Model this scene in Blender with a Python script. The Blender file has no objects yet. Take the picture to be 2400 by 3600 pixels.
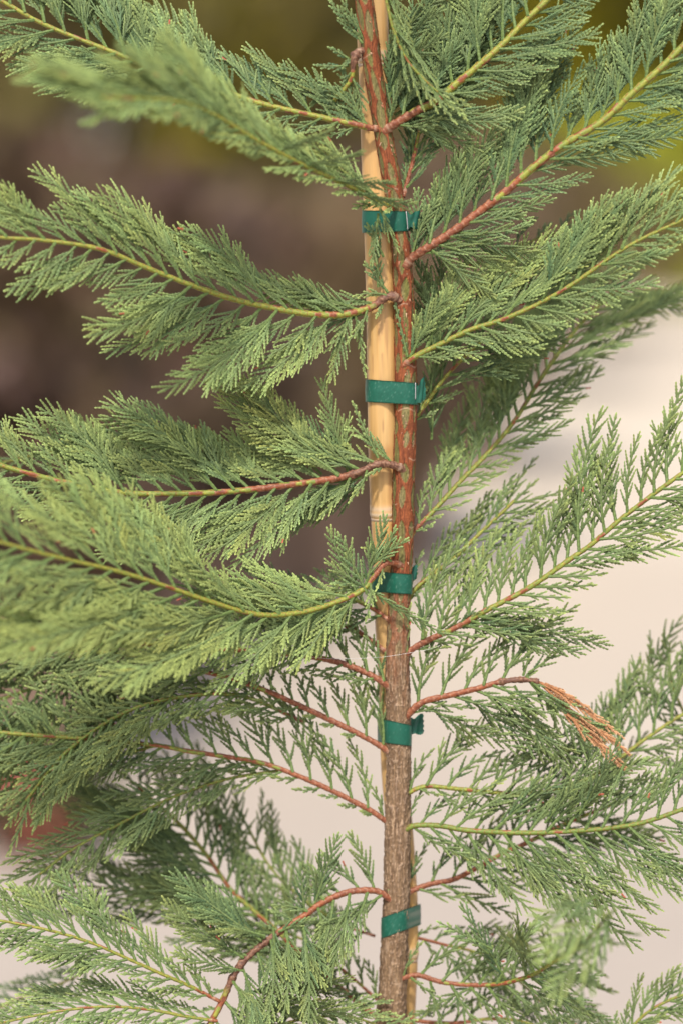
import bpy, math, random
import numpy as np
from mathutils import Vector

SC = bpy.context.scene
COL = SC.collection
rnd = random.Random(11)
RN = np.random.default_rng(7)

# ------------------------------------------------------------------ camera, world, sun, exposure
CAM_H, PITCH, LENS, D = 1.15, math.radians(8.0), 100.0, 1.307
cd = bpy.data.cameras.new('camera')
cam = bpy.data.objects.new('camera', cd); COL.objects.link(cam)
cam.location = (0, 0, CAM_H); cam.rotation_euler = (math.radians(90) - PITCH, 0, 0)
cd.lens = LENS; cd.sensor_fit = 'VERTICAL'; cd.sensor_height = 36.0; cd.sensor_width = 24.0
cd.clip_start = 0.05; cd.clip_end = 600
cd.dof.use_dof = True; cd.dof.focus_distance = 1.297; cd.dof.aperture_fstop = 2.9
SC.camera = cam

world = bpy.data.worlds.new('World'); SC.world = world; world.use_nodes = True
wn = world.node_tree.nodes; wl = world.node_tree.links
for n in list(wn): wn.remove(n)
sky = wn.new('ShaderNodeTexSky'); sky.sky_type = 'NISHITA'; sky.sun_disc = False
SUN_EL, SUN_AZ = math.radians(54), math.radians(191)     # azimuth measured from +Y clockwise: behind the camera, to the left
sky.sun_elevation = SUN_EL; sky.sun_rotation = SUN_AZ
sky.air_density = 1.0; sky.dust_density = 4.0
bg = wn.new('ShaderNodeBackground'); bg.inputs[1].default_value = 0.13
wo = wn.new('ShaderNodeOutputWorld')
wl.new(sky.outputs[0], bg.inputs[0]); wl.new(bg.outputs[0], wo.inputs[0])

sd = bpy.data.lights.new('sun', 'SUN'); sd.energy = 2.6; sd.angle = math.radians(3.0); sd.color = (1.0, 0.95, 0.86)
sun = bpy.data.objects.new('sun', sd); COL.objects.link(sun)
sv = Vector((math.sin(SUN_AZ) * math.cos(SUN_EL), math.cos(SUN_AZ) * math.cos(SUN_EL), math.sin(SUN_EL)))
sun.rotation_euler = sv.to_track_quat('Z', 'Y').to_euler(); sun.location = (-2, -3, 6)

SC.view_settings.view_transform = 'Standard'; SC.view_settings.look = 'None'
SC.view_settings.gamma = 1.0; SC.view_settings.use_curve_mapping = False
SC.view_settings.exposure = 0.52
SC.cycles.use_denoising = True
SC.cycles.max_bounces = 6; SC.cycles.diffuse_bounces = 3; SC.cycles.transparent_max_bounces = 6

# ------------------------------------------------------------------ frame of reference at the tree
UPX = D * 24.0 / LENS / 1568.0                     # metres per photo pixel (photo taken as 1568 wide) at the trunk
FW = np.array([0, math.cos(PITCH), -math.sin(PITCH)])
RT = np.array([1.0, 0, 0])
UP = np.array([0, math.sin(PITCH), math.cos(PITCH)])
CP = np.array([0, 0, CAM_H])
LEAN = math.tan(math.radians(5.5))
def W(px, py, dz=0.0):
    a = ((1176 - py) * LEAN + dz) * UPX
    d = D - a
    k = UPX / D * d
    return CP + FW * d + RT * ((px - 784) * k) + UP * ((1176 - py) * k)
def ray_ground(px, py):
    v = FW + RT * ((px - 784) * UPX / D) + UP * ((1176 - py) * UPX / D)
    t = CAM_H / -v[2]
    return CP + v * t
def nrm(v):
    return v / (np.linalg.norm(v, axis=-1, keepdims=True) + 1e-12)

# ------------------------------------------------------------------ mesh helpers
class MB:
    def __init__(s): s.v = []; s.f = []; s.c = []; s.n = 0
    def add(s, v, f, c):
        v = np.asarray(v, float).reshape(-1, 3); f = np.asarray(f, int)
        s.v.append(v); s.f.append(f + s.n); s.c.append(np.broadcast_to(np.asarray(c, float), v.shape)); s.n += len(v)
    def build(s, name, mat, parent=None, smooth=False, origin=None):
        me = bpy.data.meshes.new(name)
        if s.n:
            V = np.concatenate(s.v)
            o0 = np.zeros(3)
            if origin is not None: o0 = np.asarray(origin, float)
            V = V - o0
            quads = [f for f in s.f if f.shape[1] == 4]; tris = [f for f in s.f if f.shape[1] == 3]
            fq = np.concatenate(quads) if quads else np.zeros((0, 4), int)
            ft = np.concatenate(tris) if tris else np.zeros((0, 3), int)
            me.vertices.add(len(V)); me.vertices.foreach_set('co', V.ravel())
            nl = fq.size + ft.size
            me.loops.add(nl); me.loops.foreach_set('vertex_index', np.concatenate([fq.ravel(), ft.ravel()]).astype(np.int32))
            me.polygons.add(len(fq) + len(ft))
            st = np.concatenate([np.arange(len(fq)) * 4, fq.size + np.arange(len(ft)) * 3]).astype(np.int32)
            me.polygons.foreach_set('loop_start', st)
            me.polygons.foreach_set('use_smooth', np.full(len(fq) + len(ft), smooth))
            C = np.ones((len(V), 4)); C[:, :3] = np.clip(np.concatenate(s.c), 0, 1)
            at = me.color_attributes.new('col', 'FLOAT_COLOR', 'POINT')
            at.data.foreach_set('color', C.ravel())
            me.update(); me.validate()
        o = bpy.data.objects.new(name, me); COL.objects.link(o); me.materials.append(mat)
        if origin is not None: o.location = origin
        if parent is not None:
            o.parent = parent
            if origin is not None: o.location = Vector(origin) - parent.location if parent.parent is None else Vector(origin)
        return o

def resample(pts, step):
    """Catmull-Rom through pts (n x k, first three in photo px), resampled by arc length"""
    P = np.asarray(pts, float)
    P = np.vstack([2 * P[0] - P[1], P, 2 * P[-1] - P[-2]])
    out = []
    for i in range(1, len(P) - 2):
        t = np.linspace(0, 1, 24, endpoint=False)[:, None]
        a, b, c, d = P[i - 1], P[i], P[i + 1], P[i + 2]
        out.append(0.5 * ((2 * b) + (c - a) * t + (2 * a - 5 * b + 4 * c - d) * t ** 2 + (3 * b - a - 3 * c + d) * t ** 3))
    out.append(P[-2][None]); Q = np.vstack(out)
    L = np.concatenate([[0], np.cumsum(np.linalg.norm(np.diff(Q[:, :3], axis=0), axis=1))])
    n = max(3, int(L[-1] / step) + 1)
    s = np.linspace(0, L[-1], n)
    return np.stack([np.interp(s, L, Q[:, k]) for k in range(Q.shape[1])], 1), s

def frames(P, ref):
    T = np.gradient(P, axis=0); T = nrm(T)
    N = nrm(ref - (T @ ref)[:, None] * T)
    B = np.cross(N, T)
    return T, N, B

def ring_mesh(mb, P, N, B, R, col, ns, cap=True):
    """R: n x ns radii; col: n x ns x 3"""
    n = len(P)
    th = np.arange(ns) * 2 * math.pi / ns
    V = P[:, None, :] + R[:, :, None] * (np.cos(th)[None, :, None] * B[:, None, :] + np.sin(th)[None, :, None] * N[:, None, :])
    i = np.arange(n - 1)[:, None] * ns; j = np.arange(ns)[None]; j2 = (j + 1) % ns
    F = np.stack([i + j, i + j2, i + ns + j2, i + ns + j], -1).reshape(-1, 4)
    mb.add(V.reshape(-1, 3), F, col.reshape(-1, 3))
    if cap:
        tip = V[-1].mean(0); b = mb.n - ns
        mb.add(tip[None], np.zeros((0, 3), int), col[-1].mean(0)[None])
        mb.f.append(np.stack([b + np.arange(ns), b + (np.arange(ns) + 1) % ns, np.full(ns, b + ns)], 1))

def hash2(a, b, k=0.0):
    x = np.sin(a * 127.1 + b * 311.7 + k * 74.7) * 43758.5453
    return x - np.floor(x)

def vnoise(x, y, seed=0.0):
    xi, yi = np.floor(x), np.floor(y); xf, yf = x - xi, y - yi
    u, v = xf * xf * (3 - 2 * xf), yf * yf * (3 - 2 * yf)
    h = lambda a, b: hash2(a, b, seed)
    return (h(xi, yi) * (1 - u) + h(xi + 1, yi) * u) * (1 - v) + (h(xi, yi + 1) * (1 - u) + h(xi + 1, yi + 1) * u) * v

# ------------------------------------------------------------------ materials
def mat_attr(name, rough=0.6, spec=0.3, noise=0.15, nscale=900.0, transl=0.0, bump=0.0, bscale=3000.0, stretch=None):
    m = bpy.data.materials.new(name); m.use_nodes = True
    nt = m.node_tree; N = nt.nodes; L = nt.links
    b = N['Principled BSDF']; out = N['Material Output']
    b.inputs['Roughness'].default_value = rough; b.inputs['Specular IOR Level'].default_value = spec
    a = N.new('ShaderNodeAttribute'); a.attribute_name = 'col'
    tc = N.new('ShaderNodeTexCoord'); mp = N.new('ShaderNodeMapping')
    if stretch: mp.inputs['Scale'].default_value = stretch
    L.new(tc.outputs['Object'], mp.inputs[0])
    nz = N.new('ShaderNodeTexNoise'); nz.inputs['Scale'].default_value = nscale; nz.inputs['Detail'].default_value = 3
    L.new(mp.outputs[0], nz.inputs['Vector'])
    mr = N.new('ShaderNodeMapRange'); mr.inputs['From Min'].default_value = 0.3; mr.inputs['From Max'].default_value = 0.7
    mr.inputs['To Min'].default_value = 1 - noise; mr.inputs['To Max'].default_value = 1 + noise
    L.new(nz.outputs['Fac'], mr.inputs['Value'])
    mx = N.new('ShaderNodeVectorMath'); mx.operation = 'SCALE'
    L.new(a.outputs['Color'], mx.inputs[0]); L.new(mr.outputs[0], mx.inputs['Scale'])
    L.new(mx.outputs[0], b.inputs['Base Color'])
    if bump:
        nb = N.new('ShaderNodeTexNoise'); nb.inputs['Scale'].default_value = bscale; nb.inputs['Detail'].default_value = 4
        L.new(mp.outputs[0], nb.inputs['Vector'])
        bp = N.new('ShaderNodeBump'); bp.inputs['Strength'].default_value = bump; bp.inputs['Distance'].default_value = 0.0004
        L.new(nb.outputs['Fac'], bp.inputs['Height']); L.new(bp.outputs[0], b.inputs['Normal'])
    if transl:
        tr = N.new('ShaderNodeBsdfTranslucent'); ms = N.new('ShaderNodeMixShader'); ms.inputs[0].default_value = transl
        L.new(mx.outputs[0], tr.inputs[0]); L.new(b.outputs[0], ms.inputs[1]); L.new(tr.outputs[0], ms.inputs[2])
        L.new(ms.outputs[0], out.inputs[0])
    return m

M_FOL = mat_attr('cypress_foliage', 0.55, 0.22, 0.12, 500, transl=0.14)
M_STEM = mat_attr('branch_bark', 0.5, 0.4, 0.22, 1500, bump=0.5, bscale=2500)
M_TRUNK = mat_attr('trunk_bark', 0.75, 0.2, 0.3, 1600, bump=0.9, bscale=2200, stretch=(1, 1, 0.25))
M_CANE = mat_attr('bamboo_skin', 0.38, 0.45, 0.07, 700, bump=0.12, bscale=1800, stretch=(1, 1, 0.04))
M_TIE = mat_attr('green_vinyl_tape', 0.42, 0.5, 0.05, 900, bump=0.05, bscale=1200)
M_METAL = mat_attr('staple_wire', 0.35, 0.8, 0.05, 900)
M_DEAD = mat_attr('dead_foliage', 0.75, 0.15, 0.2, 700, transl=0.05)
M_LEAF = mat_attr('shrub_leaf', 0.55, 0.3, 0.2, 6, transl=0.15)
M_PLAIN = mat_attr('pot_and_wood', 0.7, 0.25, 0.15, 20)
M_SILK = mat_attr('spider_silk', 0.3, 0.8, 0.0, 10)

def tag(o, label=None, cat=None, group=None, kind=None):
    if label: o['label'] = label
    if cat: o['category'] = cat
    if group: o['group'] = group
    if kind: o['kind'] = kind
    return o
def empty(name, loc):
    o = bpy.data.objects.new(name, None); COL.objects.link(o); o.location = loc; o.empty_display_size = 0.02
    return o

# ------------------------------------------------------------------ ground
def ground():
    mb = MB(); S = 300
    n = 24; xs = np.concatenate([np.linspace(-S, -20, 5), np.linspace(-15, 15, n), np.linspace(20, S, 5)])
    ys = np.concatenate([np.linspace(-40, -2, 4), np.linspace(0, 40, n), np.linspace(50, S, 5)])
    X, Y = np.meshgrid(xs, ys); V = np.stack([X, Y, X * 0], -1).reshape(-1, 3)
    nx = len(xs); i, j = np.meshgrid(np.arange(len(ys) - 1), np.arange(nx - 1), indexing='ij')
    a = (i * nx + j).ravel(); F = np.stack([a, a + 1, a + nx + 1, a + nx], 1)
    mb.add(V, F, (1, 1, 1))
    m = bpy.data.materials.new('pale_gravel'); m.use_nodes = True
    N = m.node_tree.nodes; L = m.node_tree.links; b = N['Principled BSDF']
    b.inputs['Roughness'].default_value = 0.9; b.inputs['Specular IOR Level'].default_value = 0.15
    tc = N.new('ShaderNodeTexCoord')
    n1 = N.new('ShaderNodeTexNoise'); n1.inputs['Scale'].default_value = 0.55; n1.inputs['Detail'].default_value = 2
    n2 = N.new('ShaderNodeTexVoronoi'); n2.inputs['Scale'].default_value = 60
    cr = N.new('ShaderNodeValToRGB'); e = cr.color_ramp.elements
    e[0].position = 0.36; e[0].color = (0.60, 0.515, 0.42, 1); e[1].position = 0.62; e[1].color = (0.69, 0.60, 0.48, 1)
    mx = N.new('ShaderNodeMix'); mx.data_type = 'RGBA'; mx.blend_type = 'MULTIPLY'; mx.inputs[0].default_value = 0.25
    L.new(tc.outputs['Object'], n1.inputs['Vector']); L.new(tc.outputs['Object'], n2.inputs['Vector'])
    sx = N.new('ShaderNodeSeparateXYZ'); ad = N.new('ShaderNodeMath'); ad.operation = 'MULTIPLY_ADD'; ad.inputs[1].default_value = 4.0
    L.new(tc.outputs['Object'], sx.inputs[0]); L.new(n1.outputs['Fac'], ad.inputs[0]); L.new(sx.outputs['Y'], ad.inputs[2])
    rg = N.new('ShaderNodeMapRange'); rg.inputs['From Min'].default_value = 6.2; rg.inputs['From Max'].default_value = 9.5
    L.new(ad.outputs[0], rg.inputs['Value'])
    gm = N.new('ShaderNodeMix'); gm.data_type = 'RGBA'; gm.inputs[6].default_value = (0.46, 0.395, 0.335, 1)
    L.new(n1.outputs['Fac'], cr.inputs[0]); L.new(rg.outputs[0], gm.inputs[0]); L.new(cr.outputs[0], gm.inputs[7]); L.new(gm.outputs[2], mx.inputs[6]); L.new(n2.outputs['Distance'], mx.inputs[7])
    L.new(mx.outputs[2], b.inputs['Base Color'])
    o = mb.build('ground', m); o['kind'] = 'structure'
ground()

# ------------------------------------------------------------------ blurred plants far behind
def leaves(mb, C, rad, n, size, cols, shell=0.5):
    d = RN.normal(size=(n, 3)); d = nrm(d)
    r = (shell + (1 - shell) * RN.random(n)) ** 0.7
    lump = 1 + 0.22 * np.sin(d[:, 0] * 5 + C[0] * 9) * np.cos(d[:, 2] * 6 + C[1] * 3) + 0.15 * np.sin(d[:, 1] * 9 + 2)
    P = C + d * (r * lump)[:, None] * np.asarray(rad)
    P[:, 2] = np.maximum(P[:, 2], 0.03)
    a = nrm(RN.normal(size=(n, 3)) + d * 0.4); b = nrm(np.cross(a, RN.normal(size=(n, 3))))
    s = size * (0.6 + 0.8 * RN.random(n))[:, None]
    nn = np.cross(a, b)
    V = np.stack([P - a * s, P + b * s * .45 + nn * s * .12, P + a * s, P - b * s * .45 + nn * s * .12], 1).reshape(-1, 3)
    k = np.arange(n)[:, None] * 4
    F = np.concatenate([k + np.array([0, 1, 2]), k + np.array([0, 2, 3])])
    cols = np.asarray(cols); ci = RN.integers(0, len(cols), n)
    c = cols[ci] * (0.75 + 0.5 * RN.random((n, 1)))
    mb.add(V, F, np.repeat(c, 4, 0))

def post(mb, a, b, r0, r1, col, ns=8):
    P = np.linspace(np.asarray(a, float), np.asarray(b, float), 5)
    T, N, B = frames(P, np.array([0.31, 1.0, 0.17]))
    R = np.linspace(r0, r1, 5)[:, None] * np.ones((1, ns))
    ring_mesh(mb, P, N, B, R, np.broadcast_to(np.asarray(col, float), (5, ns, 3)), ns)

def shrub(px, py, h, w, cols, label, cat='shrub', name='potted_shrub', group=None, n=2600, size=0.05, pot=True, flowers=None, base=None):
    g = ray_ground(px, py) if base is None else np.array(base, float)
    root = empty(name, g)
    z0 = 0.0
    def rel(mb, nm, mat, par=root, smooth=False):
        o = mb.build(nm, mat, None, smooth, origin=tuple(g)); o.parent = par; o.location = (0, 0, 0); return o
    if pot:
        mb = MB(); pr = min(0.2, w * 0.4)
        P = np.array([[g[0], g[1], z] for z in (0.001, 0.02, 0.12, 0.26, 0.262, 0.29, 0.29)])
        R = pr * np.array([0.8, 0.82, 0.9, 0.98, 1.05, 1.05, 0.9])
        T, Nn, B = frames(np.linspace(P[0], P[0] + [0, 0, 1], 7), np.array([0, 1.0, 0]))
        ring_mesh(mb, P, Nn, B, R[:, None] * np.ones((1, 20)), np.broadcast_to((0.22, 0.15, 0.11), (7, 20, 3)), 20)
        rel(mb, 'pot', M_PLAIN, smooth=False); z0 = 0.27
    st = MB()
    for k in range(5):
        a = k * 1.3 + px
        post(st, (g[0] + .02 * math.cos(a), g[1] + .02 * math.sin(a), z0), (g[0] + w * .35 * math.cos(a), g[1] + w * .35 * math.sin(a), z0 + (h - z0) * .75), 0.012, 0.004, (0.09, 0.06, 0.04), 6)
    rel(st, 'trunk' if h > 2 else 'stem', M_PLAIN)
    lf = MB()
    hc = (h + z0) / 2
    for k in range(5):
        f = (k + .5) / 5
        c = np.array([g[0] + w * .25 * (rnd.random() - .5), g[1] + w * .25 * (rnd.random() - .5), z0 + (h - z0) * f])
        ww = w * (0.75 + 0.25 * math.sin(f * 3.1))
        leaves(lf, c, (ww * .5, ww * .5, (h - z0) * .2), n // 5, size, cols, 0.2)
    rel(lf, 'foliage', M_LEAF)
    if flowers is not None:
        for q in range(9):
            fl = MB(); a = rnd.random() * 6.28; rr = w * .22 * rnd.random() ** .5
            c = np.array([g[0] + rr * math.cos(a), g[1] + rr * math.sin(a) - .02, z0 + (h - z0) * (0.15 + .75 * rnd.random())])
            leaves(fl, c, (.024, .024, .02), 26, 0.02, flowers, 0.5)
            rel(fl, 'flower_head', M_LEAF)
    return tag(root, label, cat, group)

PLUM = [(0.13, 0.075, 0.05), (0.14, 0.09, 0.05), (0.105, 0.065, 0.055), (0.15, 0.11, 0.06)]
MAUV = [(0.22, 0.145, 0.105), (0.19, 0.125, 0.085), (0.16, 0.12, 0.075)]
BRWN = [(0.20, 0.14, 0.07), (0.22, 0.15, 0.085), (0.16, 0.12, 0.055)]
OLIV = [(0.25, 0.22, 0.015), (0.18, 0.18, 0.012), (0.30, 0.25, 0.02)]
LIME = [(0.34, 0.37, 0.035), (0.26, 0.29, 0.02), (0.42, 0.42, 0.05)]
DOLV = [(0.19, 0.17, 0.05), (0.22, 0.17, 0.055), (0.13, 0.11, 0.04)]
G1 = 'dark potted shrubs in the blurred background row'
shrub(40, 1775, 1.05, 0.50, PLUM, 'dark plum-brown shrub at the far left edge, closest of the blurred background row', group=G1)
shrub(250, 1560, 0.98, 0.62, PLUM, 'dark brown-purple shrub blurred behind the tip of the branch tied left at the second tie', group=G1)
shrub(450, 1450, 0.92, 0.66, PLUM + MAUV, 'dusky purple shrub blurred behind the left branches, second to the left of the trunk', group=G1)
shrub(650, 1360, 0.92, 0.70, BRWN, 'warm brown shrub blurred just left of the bamboo stake', group=G1)
shrub(860, 1290, 0.98, 0.75, MAUV, 'mauve-brown shrub blurred directly behind trunk and stake', group=G1)
shrub(1030, 1080, 1.0, 0.85, MAUV + BRWN, 'pinkish brown shrub blurred just right of the trunk', group=G1)
shrub(1180, 900, 0.95, 1.0, BRWN + DOLV, 'brown-leaved shrub blurred behind the upper right branches', group=G1, n=3600)
shrub(1330, 775, 0.8, 1.4, BRWN + DOLV, 'olive-brown shrub blurred where pale ground meets the right-hand greenery', group=G1, n=4200)
G2 = 'tall shrubs and trees closing the background'
def far(x, y, h, w, cols, label, n=5200, size=0.14):
    shrub(0, 0, h, w, cols, label, cat='tree', name='background_tree', group=G2, n=n, size=size, pot=False, base=(x, y, 0.0))
far(-2.5, 19.0, 3.4, 1.9, BRWN + DOLV, 'brownish tree mass blurred across the top left corner')
far(-0.95, 20.0, 3.6, 1.9, DOLV + DOLV + OLIV, 'dull golden tree blurred behind the top left branch')
far(0.35, 19.5, 3.4, 1.5, DOLV, 'dull olive tree blurred behind the top of the trunk')
far(1.35, 19.8, 3.7, 1.5, OLIV, 'olive green tree blurred behind the upper right branches')
far(2.6, 20.4, 3.3, 1.6, OLIV + DOLV, 'dark olive tree blurred in the top right corner')
far(2.15, 18.2, 1.15, 1.5, LIME, 'low yellow-green bush blurred at the right edge above the pale ground', n=4200, size=0.09)
far(-4.4, 19.6, 3.6, 2.4, BRWN, 'brown tree beyond the left edge of the photo')
far(4.3, 19.6, 3.5, 2.2, DOLV, 'olive tree beyond the right edge of the photo')
shrub(105, 1965, 0.17, 0.22, [(0.06, 0.08, 0.03), (0.09, 0.08, 0.04)], 'low potted plant with coral red flowers blurred at the lower left', name='flowering_plant', cat='flowering plant', n=500, size=0.03, pot=False,
      flowers=[(0.80, 0.22, 0.18), (0.82, 0.36, 0.30), (0.7, 0.18, 0.15)])

# ------------------------------------------------------------------ trunk and stake paths (photo px: y -> x, radius, depth)
TRK = np.array([[-700, 800, 16], [-300, 815, 18], [0, 835, 19.5], [75, 846, 19.5], [160, 855, 20.5], [260, 872, 18.5], [300, 878, 18.5], [370, 890, 19.5], [440, 903, 19.5],
                [540, 918, 18.5], [590, 922, 20.5], [700, 927, 22], [800, 930, 24], [960, 931, 24], [1100, 926, 25], [1176, 925, 24.5], [1276, 923, 23.5],
                [1340, 918, 23.5], [1426, 915, 24], [1526, 912, 26], [1740, 915, 26], [1864, 913, 27.5], [2014, 911, 28], [2110, 907, 28], [2264, 901, 30], [2352, 897, 34], [2700, 890, 40], [4700, 880, 52]], float)
BAM = np.array([[-900, 846, 35.5, -52], [0, 853, 36, -50], [75, 855, 36, -50], [225, 861, 35.5, -50], [370, 865, 35.5, -48], [500, 870, 35, -42], [700, 875, 34.5, -26], [870, 877, 34.5, -24], [1100, 880, 34, -30], [1276, 889, 33, -42],
                [1426, 891, 32, -48], [1550, 899, 31, -52], [1740, 903, 31, -53], [1800, 906, 31, -53], [1864, 914, 31, -53], [2014, 925, 31, -52], [2110, 930, 31, -51], [2200, 929, 31, -52], [2352, 921, 31, -60], [2700, 915, 31, -72], [4700, 905, 31, -80]], float)
def trunk_at(y): return np.interp(y, TRK[:, 0], TRK[:, 1]), np.interp(y, TRK[:, 0], TRK[:, 2])

tree = empty('cypress_tree', tuple(W(880, 4690, 0)))
tag(tree, 'young staked cypress with reddish peeling stem and flat feathery blue-green sprays', 'tree')
TREE0 = np.array(tree.location)
def tree_part(mb, name, mat, smooth=False, parent=None):
    p = parent or tree
    o = mb.build(name, mat, None, smooth, origin=tuple(TREE0)); o.parent = p; o.location = (0, 0, 0)
    return o

def build_trunk():
    mb = MB()
    ys = np.concatenate([np.arange(-700, 2500, 1.8), np.arange(2500, 4690, 20)])
    x = np.interp(ys, TRK[:, 0], TRK[:, 1]); r = np.interp(ys, TRK[:, 0], TRK[:, 2])
    ker = np.ones(31) / 31
    x = np.convolve(np.pad(x, 15, 'edge'), ker, 'valid'); r = np.convolve(np.pad(r, 15, 'edge'), ker, 'valid')
    P = np.array([W(a, b, 0) for a, b in zip(x, ys)])
    T, N, B = frames(P, -FW)
    ns = 64; th = np.arange(ns) * 2 * math.pi / ns
    TH, Y = np.meshgrid(th, ys)
    arc = TH * r[:, None]                                   # px round the trunk
    circ = 2 * math.pi * r[:, None]
    base = np.zeros(TH.shape + (3,)); disp = np.zeros(TH.shape)
    n1 = vnoise(TH * 9 / 6.283 * 3, Y * 0.02, 1); n2 = vnoise(TH * 40 / 6.283 * 2, Y * 0.05, 2); n3 = vnoise(TH * 12, Y * 0.35, 3)
    red = np.array([0.265, 0.082, 0.032]); dred = np.array([0.12, 0.035, 0.018]); oliv = np.array([0.245, 0.20, 0.095]); grn = np.array([0.175, 0.165, 0.05])
    c = red + (dred - red) * (n2 ** 1.3)[..., None]
    c = c * (0.8 + 0.45 * n3)[..., None]
    disp += 0.9 * n2 + 0.5 * n1
    # diamond windows of olive skin between the red bark flakes
    k = 0
    for yc in np.arange(-690, 1500, 34):
        for q in range(3):
            k += 1
            hh = 20 + 22 * rnd.random(); hw = 5.5 + 6.0 * rnd.random()
            if yc > 960: hw *= 1.15
            t0 = (q * math.pi * 2 / 3 + (k // 3 % 2) * math.pi / 3 + math.pi / 2 + rnd.uniform(-.22, .22)) % (2 * math.pi)
            yy = yc + rnd.uniform(-8, 8)
            sk = rnd.uniform(-.1, .1)
            da = (TH - t0 + math.pi) % (2 * math.pi) - math.pi
            da = da * r[:, None] + (Y - yy) * sk + 1.6 * (n1 - .5)
            v = (Y - yy) / hh
            e = np.where(np.abs(v) < 1, np.abs(da) / (hw * np.clip(np.cos(v * math.pi / 2), 0, 1) ** 0.7 + 0.01), 9)
            ins = np.clip((1.0 - e) * 6, 0, 1)
            edge = np.clip(1 - np.abs(e - 1.22) * 4.5, 0, 1)
            rim_shade = np.clip(1 - np.abs(e - 0.93) * 9, 0, 1)
            mixc = (oliv * .85) + (grn - oliv) * n1[..., None]
            mixc = mixc * (0.7 + 0.6 * n3)[..., None]
            c = c * (1 - ins[..., None]) + mixc * ins[..., None]
            disp = disp * (1 - ins) + ins * (-1.2 + 0.5 * n3) + edge * 1.7
            c = c * (1 - 0.5 * edge[..., None]) + red * 1.35 * 0.5 * edge[..., None]
            c = c * (1 - 0.75 * rim_shade[..., None]) + np.array([0.10, 0.03, 0.02]) * 0.75 * rim_shade[..., None]  # shadow along the flake edges, painted into the bark colour
        if rnd.random() < .6:                                  # pale hairline cracks across the stem
            y0 = yc + rnd.uniform(-10, 10); t0 = rnd.uniform(0, 6.28)
            da = np.abs((TH - t0 + math.pi) % (2 * math.pi) - math.pi)
            cr = np.exp(-((Y - y0 - 4 * np.sin(TH * 3)) / 1.2) ** 2) * (da < .9) * .7
            c = c * (1 - cr[..., None]) + np.array([0.50, 0.33, 0.22]) * cr[..., None]
    # older grey-brown bark low down
    g = np.clip((Y - 1330) / 260 + (n1 - .5) * .7, 0, 1)
    g = np.clip(g, 0, 1)[..., None]
    f1 = vnoise(TH * 6 + Y * 0.018, Y * 0.022 , 5); f2 = vnoise(TH * 6 - Y * 0.022, Y * 0.03, 6); f3 = vnoise(TH * 26, Y * 0.028, 8)
    web = np.clip(1 - np.abs(f1 - 0.5) * 14, 0, 1) + np.clip(1 - np.abs(f2 - 0.5) * 14, 0, 1)
    old = np.array([0.25, 0.165, 0.095]) + (np.array([0.11, 0.065, 0.038]) - np.array([0.25, 0.165, 0.095])) * f3[..., None]
    old = old * (0.8 + 0.5 * n3)[..., None]
    old = old + np.array([0.26, 0.20, 0.15]) * (np.clip(web, 0, 1) * 0.55)[..., None]
    c = c * (1 - g) + old * g
    disp = disp * (1 - g[..., 0]) + (2.4 * np.clip(web, 0, 1) + 2.2 * f3 + n3 * .8) * g[..., 0]
    R = (r[:, None] + disp) * UPX
    ring_mesh(mb, P, N, B, R, c, ns)
    # small curled bark flakes standing off the stem
    for k in range(150):
        y = rnd.uniform(20, 1450); xx, rr = trunk_at(y)
        a = rnd.uniform(0.0, math.pi)
        p = W(xx, y, 0)
        o = math.cos(a) * RT + math.sin(a) * -FW
        b = p + o * rr * UPX
        tt = np.cross(o, UP)
        h = rnd.uniform(5, 12) * UPX; w = rnd.uniform(1.5, 3.5) * UPX; out = rnd.uniform(1.0, 4.5) * UPX
        sgn = rnd.choice((-1, 1, 1))
        V = [b - tt * w - o * .6 * UPX, b + tt * w - o * .6 * UPX, b + UP * h * sgn + o * out, b + UP * h * .5 * sgn + tt * w * .5 + o * out * .25]
        mb.add(V, [[0, 1, 3], [0, 3, 2]], (0.36, 0.15, 0.09) if rnd.random() < .7 else (0.42, 0.27, 0.17))
    return tree_part(mb, 'trunk', M_TRUNK, True)
build_trunk()

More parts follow.
